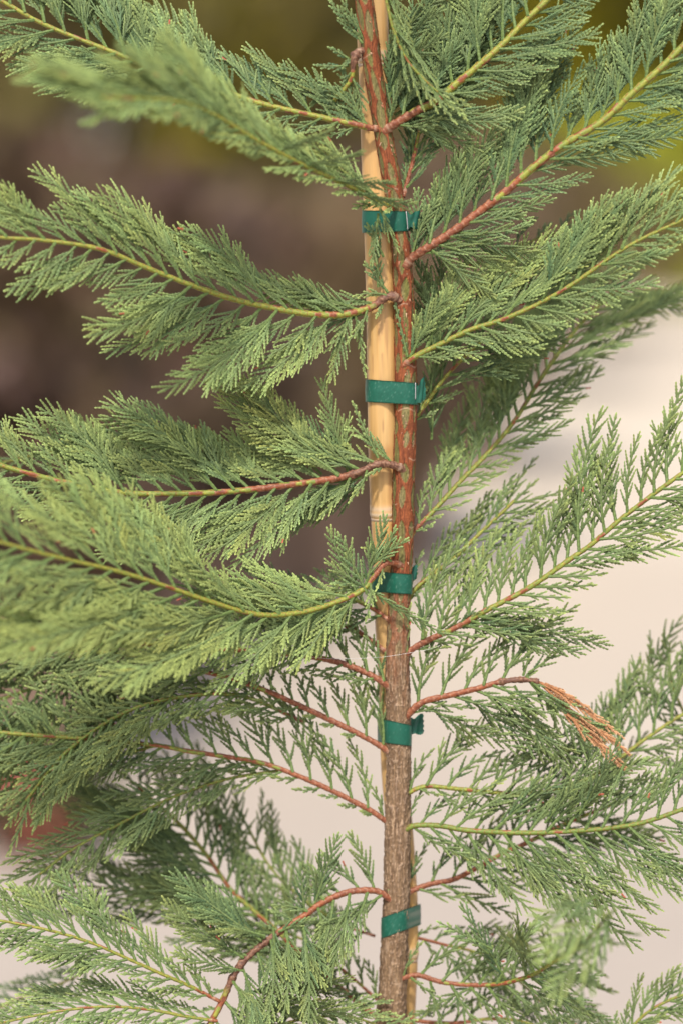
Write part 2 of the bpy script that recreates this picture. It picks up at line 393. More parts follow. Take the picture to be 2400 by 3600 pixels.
def build_stake():
    root = empty('bamboo_stake', tuple(W(905, 4690, -80)))
    tag(root, 'straight tan bamboo cane standing behind the cypress stem', 'plant stake')
    o0 = np.array(root.location)
    ys = np.concatenate([np.arange(-900, 2500, 2.5), np.arange(2500, 4690, 15)])
    x = np.interp(ys, BAM[:, 0], BAM[:, 1]); r = np.interp(ys, BAM[:, 0], BAM[:, 2]); z = np.interp(ys, BAM[:, 0], BAM[:, 3])
    ker = np.ones(61) / 61
    sm = lambda q: np.convolve(np.pad(q, 30, 'edge'), ker, 'valid')
    x, r, z = sm(x), sm(r), sm(z)
    nodes = [-860, 137, 1178, 2190, 3150, 4150]
    for nd in nodes:
        d = ys - nd
        r = r + 2.2 * np.exp(-(d / 7.0) ** 2) + 1.6 * np.exp(-((d + 14) / 9.0) ** 2) - 1.1 * np.exp(-((d - 12) / 6.0) ** 2)
    P = np.array([W(a, b, c) for a, b, c in zip(x, ys, z)])
    T, N, B = frames(P, -FW)
    ns = 56; th = np.arange(ns) * 2 * math.pi / ns; TH, Y = np.meshgrid(th, ys)
    tan = np.array([0.54, 0.30, 0.095]); pale = np.array([0.59, 0.38, 0.16]); brn = np.array([0.45, 0.25, 0.11])
    f = vnoise(TH * 30 / 6.283, Y * 0.004, 11); f2 = vnoise(TH * 14 / 6.283, Y * 0.003, 12); f3 = vnoise(TH * 60 / 6.283, Y * 0.02, 14)
    c = tan + (pale - tan) * (f[..., None])
    up = np.clip(1 - np.abs(Y - 250) / 420, 0, 1)[..., None] * 0.55
    c = c * (1 - up) + (brn * 1.15 + (pale - brn) * f2[..., None] * .7) * up
    c = c * (0.92 + 0.16 * f3)[..., None]
    dk = np.clip((vnoise(TH * 25 / 6.283, Y * 0.012, 15) - 0.80) * 9, 0, 1) * np.clip((vnoise(TH * 5, Y * 0.004, 16) - .3) * 3, 0, 1)
    c = c * (1 - 0.45 * dk[..., None]) + np.array([0.27, 0.12, 0.06]) * 0.45 * dk[..., None]
    # a broken brown crack line down the middle of one internode
    ln = np.exp(-(((TH - 1.62 - 0.03 * np.sin(Y * .03)) * 34) / 1.6) ** 2) * ((Y > 640) & (Y < 1030)) * np.clip((vnoise(Y * .04, Y * 0, 17) - .35) * 4, 0, 1)
    c = c * (1 - 0.6 * ln[..., None]) + np.array([0.22, 0.10, 0.06]) * 0.6 * ln[..., None]
    st = np.exp(-(((TH - 1.25) * 34) / 8) ** 2 - ((Y - 1035) / 16) ** 2)
    c = c * (1 - 0.6 * st[..., None]) + np.array([0.42, 0.17, 0.05]) * 0.6 * st[..., None]
    for nd in nodes:
        d = Y - nd
        a = np.exp(-(d / 4.0) ** 2)[..., None] * .7; c = c * (1 - a) + np.array([0.66, 0.55, 0.42]) * a
        a = np.exp(-((d - 14) / 2.2) ** 2)[..., None] * .75; c = c * (1 - a) + np.array([0.20, 0.12, 0.08]) * a
        a = np.exp(-((d + 13) / 6.0) ** 2)[..., None] * .45; c = c * (1 - a) + np.array([0.72, 0.60, 0.48]) * a
    mb = MB(); ring_mesh(mb, P, N, B, r[:, None] * UPX * np.ones((1, ns)), c, ns)
    o = mb.build('cane', M_CANE, None, True, origin=tuple(o0)); o.parent = root; o.location = (0, 0, 0)
    # raised node rings
    for nd in nodes[1:4]:
        mb = MB(); yy = np.linspace(nd + 9, nd + 15, 7)
        P = np.array([W(np.interp(q, ys, x), q, np.interp(q, ys, z)) for q in yy]); T, N, B = frames(P, -FW)
        rr = np.interp(yy, ys, r) + 1.6 * np.sin(np.linspace(0, math.pi, 7)) + .05
        ring_mesh(mb, P, N, B, rr[:, None] * UPX * np.ones((1, 40)), np.broadcast_to((0.46, 0.33, 0.22), (7, 40, 3)), 40, cap=False)
        o = mb.build('node_ring', M_CANE, None, True, origin=tuple(o0)); o.parent = root; o.location = (0, 0, 0)
build_stake()

# ------------------------------------------------------------------ green ties
def hull(pts):
    pts = sorted(set(map(tuple, pts)))
    def half(p):
        h = []
        for q in p:
            while len(h) >= 2 and (h[-1][0] - h[-2][0]) * (q[1] - h[-2][1]) - (h[-1][1] - h[-2][1]) * (q[0] - h[-2][0]) <= 0: h.pop()
            h.append(q)
        return h[:-1]
    return np.array(half(pts) + half(pts[::-1]))
GREEN = np.array([0.006, 0.098, 0.062])
def tie(yl, yr, hl, hr, label, tail, staple=None, worn=0.0, off=3.6, xl=None, xr=None):
    """yl/yr: centre height at the left/right edge, hl/hr half heights there"""
    ym = (yl + yr) / 2
    tx, tr = trunk_at(ym); bx, br, bz = [np.interp(ym, BAM[:, 0], BAM[:, k]) for k in (1, 2, 3)]
    a = np.linspace(0, 2 * math.pi, 72, endpoint=False)
    pts = np.vstack([np.stack([tx + (tr + off) * np.cos(a), (tr + off) * np.sin(a)], 1), np.stack([bx + (br + off) * np.cos(a), bz + (br + off) * np.sin(a)], 1)])
    H = hull(np.round(pts, 3))
    Hc = np.vstack([H, H[:1]]); L = np.concatenate([[0], np.cumsum(np.linalg.norm(np.diff(Hc, axis=0), axis=1))])
    s = np.linspace(0, L[-1], 121)[:-1]
    X = np.interp(s, L, Hc[:, 0]); Z = np.interp(s, L, Hc[:, 1])
    x0, x1 = X.min(), X.max(); f = (X - x0) / (x1 - x0)
    yc = yl + (yr - yl) * f; hh = hl + (hr - hl) * f
    cen = np.array([X.mean(), Z.mean()])
    root = empty('plant_tie', tuple(W(cen[0], ym, cen[1])))
    o0 = np.array(root.location)
    mb = MB(); m = 15; n = len(X)
    rows = np.linspace(-1, 1, m)
    dirx, dirz = X - cen[0], Z - cen[1]; dl = np.hypot(dirx, dirz); dirx /= dl; dirz /= dl
    for side in (1, 0):
        V = []
        C = []
        for q, v in enumerate(rows):
            wob = 0.7 * vnoise(s * 0.05, np.full(n, v * 1.5 + ym), 21) + (0.35 * math.cos(v * 3.1))
            e = (0.9 if side else 0.0) + wob
            ragged = 0.8 * (vnoise(s * .12, np.full(n, ym), 22 + v) - .5) * (abs(v) > .95)
            V.append(np.array([W(X[i] + dirx[i] * e[i], yc[i] + hh[i] * v + ragged[i], Z[i] + dirz[i] * e[i]) for i in range(n)]))
            sc = vnoise(s * .5, np.full(n, v * 14 + ym), 23)
            cc = GREEN * (0.85 + 0.3 * sc[:, None]) + np.array([0.12, 0.14, 0.12]) * (np.clip(sc - .80, 0, 1) * 2.5)[:, None]
            if worn:
                st = np.clip(vnoise(np.full(n, v * 3.3), s * .01, 24) * 1.6 - .3, 0, 1) * np.clip((f - .62) * 8, 0, 1) * (Z > cen[1]-20)
                cc = cc * (1 - worn * st[:, None]) + np.array([0.17, 0.20, 0.16]) * worn * st[:, None]
            C.append(cc)
        V = np.array(V); C = np.array(C)
        i, j = np.meshgrid(np.arange(m - 1), np.arange(n), indexing='ij'); j2 = (j + 1) % n
        F = np.stack([i * n + j, i * n + j2, (i + 1) * n + j2, (i + 1) * n + j], -1).reshape(-1, 4)
        mb.add(V.reshape(-1, 3), F, C.reshape(-1, 3))
    # rims
    tot = m * n
    for row in (0, m - 1):
        j = np.arange(n); j2 = (j + 1) % n
        mb.f.append(np.stack([row * n + j, row * n + j2, tot + row * n + j2, tot + row * n + j], 1))
    o = mb.build('band', M_TIE, None, True, origin=tuple(o0)); o.parent = root; o.location = (0, 0, 0)
    # loose tail: a strip through (x, y, z, halfheight) samples, thickness about 1 px
    for tl in tail:
        Q, ss = resample(tl, 2.0); n = len(Q); mb = MB(); m = 9
        T = np.gradient(Q[:, [0, 2]], axis=0); T /= np.linalg.norm(T, axis=1)[:, None] + 1e-9
        nx, nz = -T[:, 1], T[:, 0]
        for side in (0, 1):
            V = []; C = []
            for v in np.linspace(-1, 1, m):
                cr = 1.6 * np.sin(ss * .35 + v * 2.2) * np.minimum(1, ss / 12) + side * 0.9
                V.append(np.array([W(Q[i, 0] + nx[i] * cr[i], Q[i, 1] + Q[i, 3] * v, Q[i, 2] + nz[i] * cr[i]) for i in range(n)]))
                C.append(np.tile(GREEN * (0.9 + .15 * math.sin(v * 5)), (n, 1)))
            # pinked end
            V = np.array(V)
            for r_ in range(m): V[r_, -1] += (V[r_, -1] - V[r_, -2]) * (1.3 if r_ % 2 else 0)
            i, j = np.meshgrid(np.arange(m - 1), np.arange(n - 1), indexing='ij')
            F = np.stack([i * n + j, i * n + j + 1, (i + 1) * n + j + 1, (i + 1) * n + j], -1).reshape(-1, 4)
            mb.add(V.reshape(-1, 3), F, np.array(C).reshape(-1, 3))
        o = mb.build('loose_end', M_TIE, None, True, origin=tuple(o0)); o.parent = root; o.location = (0, 0, 0)
    if staple:
        (xa, ya), (xb, yb), z = staple
        mb = MB()
        Q, _ = resample([(xa - 1, ya, z - 5), (xa, ya, z), (xb, yb, z), (xb - 1, yb, z - 5)], 1.5)
        P = np.array([W(*q) for q in Q]); T, N, B = frames(P, np.array([1.0, 0.1, 0.0]))
        ring_mesh(mb, P, N, B, np.full((len(P), 8), 1.25 * UPX), np.full((len(P), 8, 3), 0.33), 8)
        o = mb.build('staple', M_METAL, None, True, origin=tuple(o0)); o.parent = root; o.location = (0, 0, 0)
    tag(root, label, 'plant tie', 'green tape ties round stem and stake')
tie(509, 508, 26, 23, 'topmost green tape tie, stapled with a crumpled bow end beside the stem',
    [[(934, 508, 14, 22), (942, 507, 12, 14), (950, 506, 10, 19), (962, 505, 2, 21)], [(936, 511, 4, 20), (948, 512, -6, 14), (962, 514, -12, 16), (980, 512, -14, 9)]], staple=((932, 489), (935, 524), 24))
tie(897, 905, 26, 25, 'green tape tie with a bright upright staple and pointed loose end, second from top',
    [[(950, 905, 14, 24), (958, 906, 16, 19), (966, 899, 12, 26), (974, 888, 4, 27)]], staple=((953, 882), (953, 914), 20))
tie(1336, 1342, 24, 23, 'broad green tape tie just under a brown branch base, third from top',
    [[(938, 1325, -10, 18), (946, 1318, -16, 15), (955, 1314, -22, 17)]])
tie(1677, 1690, 28, 24, 'green tape tie where the stem turns grey-brown, with a crinkled dark bow behind',
    [[(938, 1668, -8, 24), (950, 1668, -16, 17), (962, 1664, -22, 24), (970, 1662, -24, 23)]])
tie(2132, 2100, 24, 24, 'lowest green tape tie, slanting upward to the right and scuffed grey on the stake',
    [], worn=0.75)

# ------------------------------------------------------------------ foliage
def lerpc(a, b, t): return a + (b - a) * t
C_OLD = np.array([0.080, 0.130, 0.058]); C_MID = np.array([0.185, 0.248, 0.096]); C_TIP = np.array([0.34, 0.425, 0.14])
C_YEL = np.array([0.26, 0.32, 0.06])

class Twigs:
    def __init__(s): s.a = {k: [] for k in 'PDBNLRTH'}
    def add(s, P, D, Bd, N, L, R, T, H):
        for k, v in zip('PDBNLRTH', (P, D, Bd, N, L, R, T, H)): s.a[k].append(np.asarray(v, float))
    def emit(s, mb, seg, dead=False):
        if not s.a['P']: return
        A = {k: np.concatenate(v) for k, v in s.a.items()}
        nseg = np.clip(np.round(A['L'] / (seg * UPX)), 2, 22).astype(int)
        for ng in np.unique(nseg):
            m = nseg == ng; P0, Dr, Bd, Nn, L, R, T, H = [A[k][m] for k in 'PDBNLRTH']
            k = len(L)
            zs = []; kind = []
            for q in range(ng):
                zs += [q, q + 0.42, q + 0.50, q + 0.93]
                kind += [0, 1, 2, 3]
            zs.append(ng + .25); kind.append(4)
            zs = np.array(zs) / ng; kind = np.array(kind)
            nr = len(zs)
            # lateral / facial radii factors; lateral leaf tips at kind 3, facial at kind 1
            lat = np.choose(kind, [0.62, 0.80, 0.88, 1.20, 0.10]); fac = np.choose(kind, [0.72, 0.98, 0.50, 0.66, 0.10])
            taper = 1 - 0.55 * zs ** 1.8; taper[0] *= .8
            jit = 1 + 0.18 * (RN.random((k, nr)) - .5)
            s_ = zs[None, :, None]
            C = P0[:, None] + Dr[:, None] * (s_ * L[:, None, None]) + Bd[:, None] * (s_ ** 2 * L[:, None, None])
            Tn = nrm(Dr[:, None] + 2 * Bd[:, None] * s_)
            Nf = nrm(Nn[:, None] - (Nn[:, None] * Tn).sum(-1, keepdims=True) * Tn)
            Bf = np.cross(Nf, Tn)
            rr = (R[:, None] * taper * jit)[..., None]
            V = np.stack([C + Bf * rr * lat[None, :, None], C + Nf * rr * .8 * fac[None, :, None], C - Bf * rr * lat[None, :, None], C - Nf * rr * .8 * fac[None, :, None]], 2)
            i = np.arange(nr - 1)[:, None] * 4; j = np.arange(4)[None]; j2 = (j + 1) % 4
            F0 = np.stack([i + j, i + j2, i + 4 + j2, i + 4 + j], -1).reshape(-1, 4)
            F = (F0[None] + (np.arange(k) * nr * 4)[:, None, None]).reshape(-1, 4)
            tone = np.clip(T[:, None] + (zs[None] - .5) * 0.42, 0, 1)
            if dead:
                c = lerpc(np.array([0.36, 0.16, 0.07]), np.array([0.52, 0.31, 0.17]), tone[..., None])
            else:
                c = np.where(tone[..., None] < .5, lerpc(C_OLD, C_MID, tone[..., None] * 2), lerpc(C_MID, C_TIP, tone[..., None] * 2 - 1))
                h = H[:, None, None]
                c = c * (1 + np.array([0.30, 0.0, -0.30]) * h)
            c = c * (0.86 + 0.30 * RN.random((k, 1, 1)))
            cc = np.repeat(c[:, :, None, :], 4, 2).copy()
            cc[:, kind == 3, 0] *= 1.28; cc[:, kind == 3, 2] *= 1.28; cc[:, kind == 1, 1] *= 1.25; cc[:, kind == 2, 1] *= 0.7
            cc[:, kind == 0] *= 0.82
            # a few russet scale tips
            if not dead:
                rb = RN.random(k) < 0.004
                cc[rb, -6:] = np.array([0.45, 0.13, 0.08])
            mb.add(V.reshape(-1, 3), F, cc.reshape(-1, 3))

def make_spray(tw, mbr, p0, dr, nrmv, L, o):
    """One flat spray: rachis curve with pinnate twigs. all in metres except o (options, px)"""
    n = max(5, int(L / (9 * UPX)))
    s = np.linspace(0, 1, n)
    bend = o['bendv']
    P = p0 + dr * (s[:, None] * L) + bend * (s[:, None] ** 2 * L)
    T = nrm(dr + 2 * bend * s[:, None]); N = nrm(nrmv - (T @ nrmv)[:, None] * T); B = np.cross(N, T)
    r0 = o['r'] * UPX
    # rachis as one twig-like tube, thicker and yellower
    ns = 6; m = max(6, int(L / (3.5 * UPX)))
    q = np.linspace(0, 1, m); PP = np.stack([np.interp(q, s, P[:, k]) for k in range(3)], 1)
    T2, N2, B2 = frames(PP, nrmv)
    R = (r0 * (1.0 - 0.55 * q) * (0.85 + 0.3 * ((q * L / UPX / 9) % 1)))[:, None] * np.ones((1, ns))
    R[0] *= 1.2
    rc = lerpc(C_YEL * np.array([0.56, 0.70, 1.0]), C_MID * 0.95, np.clip(0.25 + q * 1.6, 0, 1)[:, None]) * 0.92
    if o.get('dead'): rc = np.tile([0.38, 0.18, 0.085], (m, 1))
    rc = rc * (0.85 + 0.3 * ((q * L / UPX / 9) % 1))[:, None]
    ring_mesh(mbr, PP, N2, B2, R, np.repeat(rc[:, None], ns, 1), ns)
    # twigs
    sp = o['sp'] * UPX
    k = max(4, int(L * 0.95 / sp))
    st = (np.arange(k) + 0.6) / (k + 0.6); st = 0.05 + st * 0.93
    st = st + (RN.random(k) - .5) * 0.35 / k
    sgn = np.where(np.arange(k) % 2 == 0, 1.0, -1.0)
    pos = np.stack([np.interp(st, s, P[:, j]) for j in range(3)], 1)
    Tt = nrm(np.stack([np.interp(st, s, T[:, j]) for j in range(3)], 1)); Nt = nrm(np.stack([np.interp(st, s, N[:, j]) for j in range(3)], 1)); Bt = np.cross(Nt, Tt)
    ang = np.radians(o['ang'] + RN.normal(size=k) * 4)[:, None]
    d2 = nrm(Tt * np.cos(ang) + Bt * (sgn[:, None] * np.sin(ang)) + Nt * (RN.normal(size=(k, 1)) * 0.09))
    env = np.minimum(1.0, 0.55 + st / 0.25 * 0.45) * (1 - 0.72 * st ** 1.15)
    L2 = L * o['l2'] * env * (0.70 + 0.6 * RN.random(k)); L2 = np.clip(L2, 11 * UPX, o.get('l2max', 125) * UPX)
    b2 = (Tt - d2 * (Tt * d2).sum(-1, keepdims=True)) * 0.16 + Nt * (RN.normal(size=(k, 1)) * 0.07 + o.get('cup', 0.0))
    rad = np.full(k, o['tr'] * UPX)
    tone = np.full(k, o['tone']) + 0.35 * st + RN.normal(size=k) * .06
    hue = np.full(k, o['hue']) + RN.normal(size=k) * .12
    tw.add(pos, d2, b2, Nt, L2, rad, tone, hue)
    # terminal twig
    tw.add(P[-1:] - T[-1:] * 4 * UPX, T[-1:], bend[None] * 0.1, N[-1:], np.array([max(14 * UPX, L * .07)]), np.array([o['tr'] * UPX]), np.array([o['tone'] + .4]), np.array([o['hue']]))
    # tertiary twigs
    big = np.where(L2 > o['l3'] * UPX)[0]
    for i in big:
        kk = int(L2[i] * 0.72 / (o['sp'] * 1.05 * UPX))
        if kk < 1: continue
        u = (np.arange(kk) + .6) / (kk + .4) * 0.74 + 0.08
        sg = np.where(np.arange(kk) % 2 == 0, -sgn[i], sgn[i])
        pp = pos[i] + d2[i] * (u[:, None] * L2[i]) + b2[i] * (u[:, None] ** 2 * L2[i])
        tt = nrm(d2[i] + 2 * b2[i] * u[:, None]); nn_ = nrm(Nt[i] - (tt @ Nt[i])[:, None] * tt); bb = np.cross(nn_, tt)
        an = np.radians(o['ang'] * .92 + RN.normal(size=kk) * 4)[:, None]
        d3 = nrm(tt * np.cos(an) + bb * (sg[:, None] * np.sin(an)) + nn_ * (RN.normal(size=(kk, 1)) * .1))
        l3 = np.clip(L2[i] * 0.42 * (1 - .7 * u) * (0.8 + .4 * RN.random(kk)), 8 * UPX, 40 * UPX)
        b3 = (tt - d3 * (tt * d3).sum(-1, keepdims=True)) * 0.2
        tw.add(pp, d3, b3, nn_, l3, np.full(kk, o['tr'] * .92 * UPX), tone[i] + .12 + .2 * u, np.full(kk, hue[i]))

def stem_mesh(mb, Pw, radii, s, red, seed, N, B, node0=11, node1=24, yellow=0.4, knobs=(), dark=(0.0, 0.0)):
    ns = 16; th = np.arange(ns) * 2 * math.pi / ns
    Ltot = s[-1]; t = s / Ltot
    gap = node0 + (node1 - node0) * t
    ph = np.concatenate([[0], np.cumsum(np.diff(s) / gap[:-1])])
    quad = np.round(th / (math.pi / 2)).astype(int) % 4
    lateral = (quad % 2 == 0)
    phase = ph[:, None] + np.where(lateral, 0.0, 0.5)[None]
    idx = np.floor(phase); fr = phase - idx
    within = np.abs(((th[None] - quad[None] * math.pi / 2 + math.pi) % (2 * math.pi)) - math.pi) / (math.pi / 4)
    fe = fr + 0.22 * within ** 2
    R = radii[:, None] * (0.92 + 0.15 * fr ** 2 * (1 - .6 * within ** 2)) * (1 + 0.10 * (vnoise(s[:, None] * .05, th[None] * 0, seed + 9) - .5))
    h = hash2(idx, quad[None] + 0 * idx, seed)
    pred = np.clip(1.25 - t / max(red, 1e-3) * 1.0, 0, 1.2)[:, None] if red > 0 else np.zeros((len(s), 1))
    side = np.where(quad == 3, 0.12, 0.0)[None]
    isred = (h < np.maximum(pred, 0.0) + 0.05 + side * 1.3).astype(float)
    nz = vnoise(th[None] * 3 + 0 * ph[:, None], s[:, None] * 0.12 + 0 * th[None], seed)
    g = lerpc(np.array([0.145, 0.205, 0.035]), np.array([0.31, 0.31, 0.045]), np.clip(yellow + (nz - .5) * .8 + (fr - .4) * 0.7, 0, 1)[..., None])
    rd = lerpc(np.array([0.15, 0.042, 0.022]), np.array([0.33, 0.095, 0.030]), nz[..., None])
    dk = np.clip(0.35 - t, 0, 1)[:, None, None] * (1.2 if red > .25 else .4)
    rd = lerpc(rd, np.array([0.15, 0.06, 0.04]), np.clip(dk * (0.3 + nz[..., None]), 0, .8))
    c = g * (1 - isred[..., None]) + rd * isred[..., None]
    dz_ = (np.clip((t - dark[0]) * 40, 0, 1) * np.clip((dark[1] - t) * 25, 0, 1))[:, None] if dark[1] > 0 else np.zeros((len(s), 1))
    n4 = vnoise(th[None] * 2.5, s[:, None] * 0.35, seed + 3)
    dkc = lerpc(np.array([0.11, 0.045, 0.03]), np.array([0.30, 0.16, 0.09]), n4[..., None] ** 2)
    c = c * (1 - dz_[..., None]) + dkc * dz_[..., None]
    R = R * (1 + dz_ * 0.35 * (n4 - .45))
    mar = np.clip(1 - np.abs(fe - 0.97) * 9, 0, 1) + np.clip((within - .86) * 7, 0, 1) * (fr > .35) * .5
    mar = (np.clip(mar, 0, 1) * (1 - dz_))[..., None]
    mc = lerpc(np.array([0.21, 0.075, 0.025]), np.array([0.36, 0.19, 0.11]), isred[..., None])
    c = c * (1 - .92 * mar) + mc * .92 * mar
    # pale collar where it leaves the trunk
    col = np.exp(-((s - 16) / 3.0) ** 2)[:, None, None] * 0.5 * (red > 0.02)
    c = c * (1 - col) + np.array([0.55, 0.38, 0.27]) * col
    # little warts
    wr = vnoise(th[None] * 2.2, s[:, None] * 0.2, seed + 5)
    R = R * (1 + 0.10 * (wr - .5) * (isred))
    for (kp, kr) in knobs:
        R = R * (1 + kr * np.exp(-((s - kp * Ltot) / 7.0) ** 2))[:, None]
    ring_mesh(mb, Pw, N, B, R * UPX, c, ns)

TW_TOTAL = [0]
def branch(pts, r0, r1, red, up, dn, tilt=15, tone=0.35, hue=0.0, gap=30, ang=37, sp=7.5, l2=0.36, l3=52, tr=3.6, a_up=52, a_dn=50, bend=0.28,
           droop=0.05, start=0.03, seed=1, yellow=0.4, label=None, seg=8.0, knobs=(), dark=(0.0, 0.0), extra=(), srad=4.0, jit=0.18, dead=None, stem=True, node=(11, 24), end=1.0, tipspray=70):
    Q, s = resample(pts, 2.2)
    P = np.array([W(*q[:3]) for q in Q])
    sw = np.concatenate([[0], np.cumsum(np.linalg.norm(np.diff(P, axis=0), axis=1))]) / UPX
    t = sw / sw[-1]
    T, N, B = frames(P, -FW)
    r0 *= 0.86; r1 *= 0.80
    rad = r0 + (r1 - r0) * t ** 0.8
    rad = rad * (1 + 0.35 * np.exp(-sw / 10)) if r0 > 6 else rad
    mb = MB()
    stem_mesh(mb, P, rad, sw, red, seed * 1.37, N, B, node[0] * 1.25, node[1] * 1.25, yellow, knobs, dark)
    so = tree_part(mb, 'branch', M_STEM, True)
    if label: so['label'] = label
    # frond plane
    ti = math.radians(tilt)
    side_up = np.sign((B @ UP))                     # which sign of B points up
    su = 1.0 if np.median(side_up) >= 0 else -1.0
    tw = Twigs(); fm = MB()
    upx = np.array([u[0] for u in up]); upy = np.array([u[1] for u in up]); dnx = np.array([u[0] for u in dn]); dny = np.array([u[1] for u in dn])
    g = gap / 2.0 * (1.36 if seed < 9 or 30 <= seed < 38 else 1.12); jit *= 2.0
    pos = start * sw[-1]; k = 0
    lr = random.Random(seed * 77 + 5)
    base = dict(sp=sp * 1.42, ang=ang - 9, l2=l2 * 1.20, l3=l3 * 1.35, tr=tr * 1.10, hue=hue, r=srad * .85)
    a_up -= 5; a_dn -= 3; bend += .10
    while pos < sw[-1] * end:
        i = int(np.searchsorted(sw, pos)); i = min(i, len(P) - 1); tt = t[i]
        sg = 1 if k % 2 == 0 else -1
        Lp = np.interp(tt, upx, upy) if sg == 1 else np.interp(tt, dnx, dny)
        if Lp > 14:
            L = Lp * (1.24 if seed < 8 or 30 <= seed < 38 else 1.14) * (1 + lr.uniform(-jit, jit)) * UPX
            # perspective: lengths given as seen at the trunk plane
            d = D - ((1176 - Q[i, 1]) * LEAN + Q[i, 2]) * UPX; L *= d / D
            Bv = B[i] * (sg * su)
            Nv = N[i] * math.cos(ti) + B[i] * math.sin(ti) * su       # plane normal tilted
            Bv = nrm(Bv - Nv * (Bv @ Nv))
            a = math.radians((a_up if sg == 1 else a_dn) + lr.uniform(-7, 7))
            dr = nrm(T[i] * math.cos(a) + Bv * math.sin(a) + Nv * lr.uniform(-.16, .16))
            bendv = (T[i] - dr * (T[i] @ dr)) * (bend + lr.uniform(-.08, .08)) - UP * (droop * (1.6 if sg < 0 else 1.0)) + Nv * lr.uniform(-.1, .1)
            roll = math.radians(lr.uniform(-30, 30))
            Nr = nrm(Nv * math.cos(roll) + np.cross(dr, Nv) * math.sin(roll))
            o = dict(base); o['bendv'] = bendv; o['tone'] = tone + lr.uniform(-.08, .08) + 0.15 * max(0, tt - .6); o['hue'] = hue + lr.uniform(-.12, .12)
            o['r'] = srad * (0.6 + 0.4 * min(1, Lp / 150))
            make_spray(tw, fm, P[i] + Bv * rad[i] * UPX * .4 - FW * rad[i] * UPX * lr.uniform(-.7, .9), dr, Nr, L, o)
        pos += g * lr.uniform(0.75, 1.25); k += 1
    if tipspray:
        o = dict(base); o['bendv'] = -UP * .03; o['tone'] = tone + .2; make_spray(tw, fm, P[-1], T[-1], N[-1], tipspray * UPX, o)
    for ex in extra:                                # hand-placed sprays: (x, y, dz) start, (x, y, dz) end, sag px, tone, hue
        (a_, b_, sag, to, hu) = ex[:5]
        p0, p1 = W(*a_), W(*b_); ch = p1 - p0; L = float(np.linalg.norm(ch)) * 1.04
        nv = ex[5] if len(ex) > 5 else 0.0
        bv = (ex[6] if len(ex) > 6 else -UP) * (sag * UPX / L)
        o = dict(base); o['bendv'] = bv; o['tone'] = to; o['hue'] = hu
        dr = ch / L - bv
        ang_ = math.radians(nv)
        Nr = nrm(-FW * math.cos(ang_) + np.cross(nrm(ch), -FW) * math.sin(ang_))
        if len(ex) > 7: o.update(ex[7])
        make_spray(tw, fm, p0, dr, Nr, L, o)
    tw.emit(fm, seg)
    TW_TOTAL[0] += sum(len(x) for x in tw.a['L'])
    fo = tree_part(fm, 'foliage', M_FOL, False, parent=so)
    return so

RTU = RT
# ---- left side, top to bottom
branch([(873, 296, 8), (845, 293, 18), (820, 287, 22), (740, 270, 18), (590, 235, 10), (480, 195, 0), (380, 165, -8), (230, 108, -14), (100, 55, -20), (0, 0, -26), (-120, -60, -30)],
       9, 6, 0.09, [(0, 70), (.06, 130), (.25, 170), (.4, 200), (.6, 240), (.8, 240), (1, 150)], [(0, 30), (.1, 60), (.3, 120), (.5, 170), (.75, 200), (1, 150)],
       tilt=25, tone=.22, hue=-.05, seed=3, a_up=58, a_dn=42, yellow=.62, gap=34, node=(13, 30), ang=35, label='yellow-green branch sweeping to the top left corner')
# blurred branch reaching toward the camera, upper left
branch([(912, 462, 14), (896, 470, 50), (868, 462, 80), (810, 432, 120), (700, 380, 190), (590, 322, 270), (500, 268, 340), (400, 232, 480), (230, 225, 620)],
       7, 5, 0.05, [(0, 60), (.12, 140), (.3, 165), (.6, 175), (.85, 170), (1, 120)], [(0, 25), (.2, 40), (.4, 80), (.7, 120), (1, 100)],
       tilt=36, tone=.7, hue=-.02, seed=4, gap=20, a_up=42, a_dn=36, droop=.02, yellow=.6, label='out-of-focus branch reaching toward the viewer at upper left',
       extra=[((872, 480, 70), (912, 572, 80), 4, .5, -.1, 60), ((868, 490, 60), (855, 600, 62), -6, .25, 0, 30), ((880, 590, 40), (846, 520, 55), 4, .2, 0, 20),
              ((820, 440, 120), (945, 468, 110), -26, .3, -.05, 50), ((760, 410, 150), (900, 420, 140), -20, .25, -.05, 50), ((700, 380, 190), (830, 350, 170), -16, .35, -.05, 55), ((640, 345, 230), (760, 300, 210), -16, .4, -.05, 50)])
# broken stub and twig, top left of the trunk
branch([(838, 118, 6), (822, 118, 14), (812, 140, 18), (808, 178, 14), (790, 205, 10), (768, 232, 6)], 8, 6, .5, [(0, 0), (.4, 30), (.6, 60), (1, 60)], [(0, 0), (.45, 0), (.6, 75), (1, 60)],
       tilt=10, tone=.15, hue=-.12, seed=5, gap=26, knobs=((.2, .9), (.3, .5)), dark=(-.1, .45), yellow=.5, tipspray=40, droop=0, label='short brown knobby broken stub with small sprays',
       extra=[((832, 100, 10), (760, 5, 0), 6, .2, -.1, 15), ((838, 96, 8), (790, 10, 20), 3, .2, -.1, 20), ((836, 288, 20), (782, 160, 5), -14, .12, 0, 10), ((838, 290, 20), (700, 190, 0), -10, .1, 0, 15), ((800, 150, 12), (730, 150, 20), -10, .1, -.2, 30), ((800, 135, 12), (762, 112, 20), 4, .15, -.2, 10)])
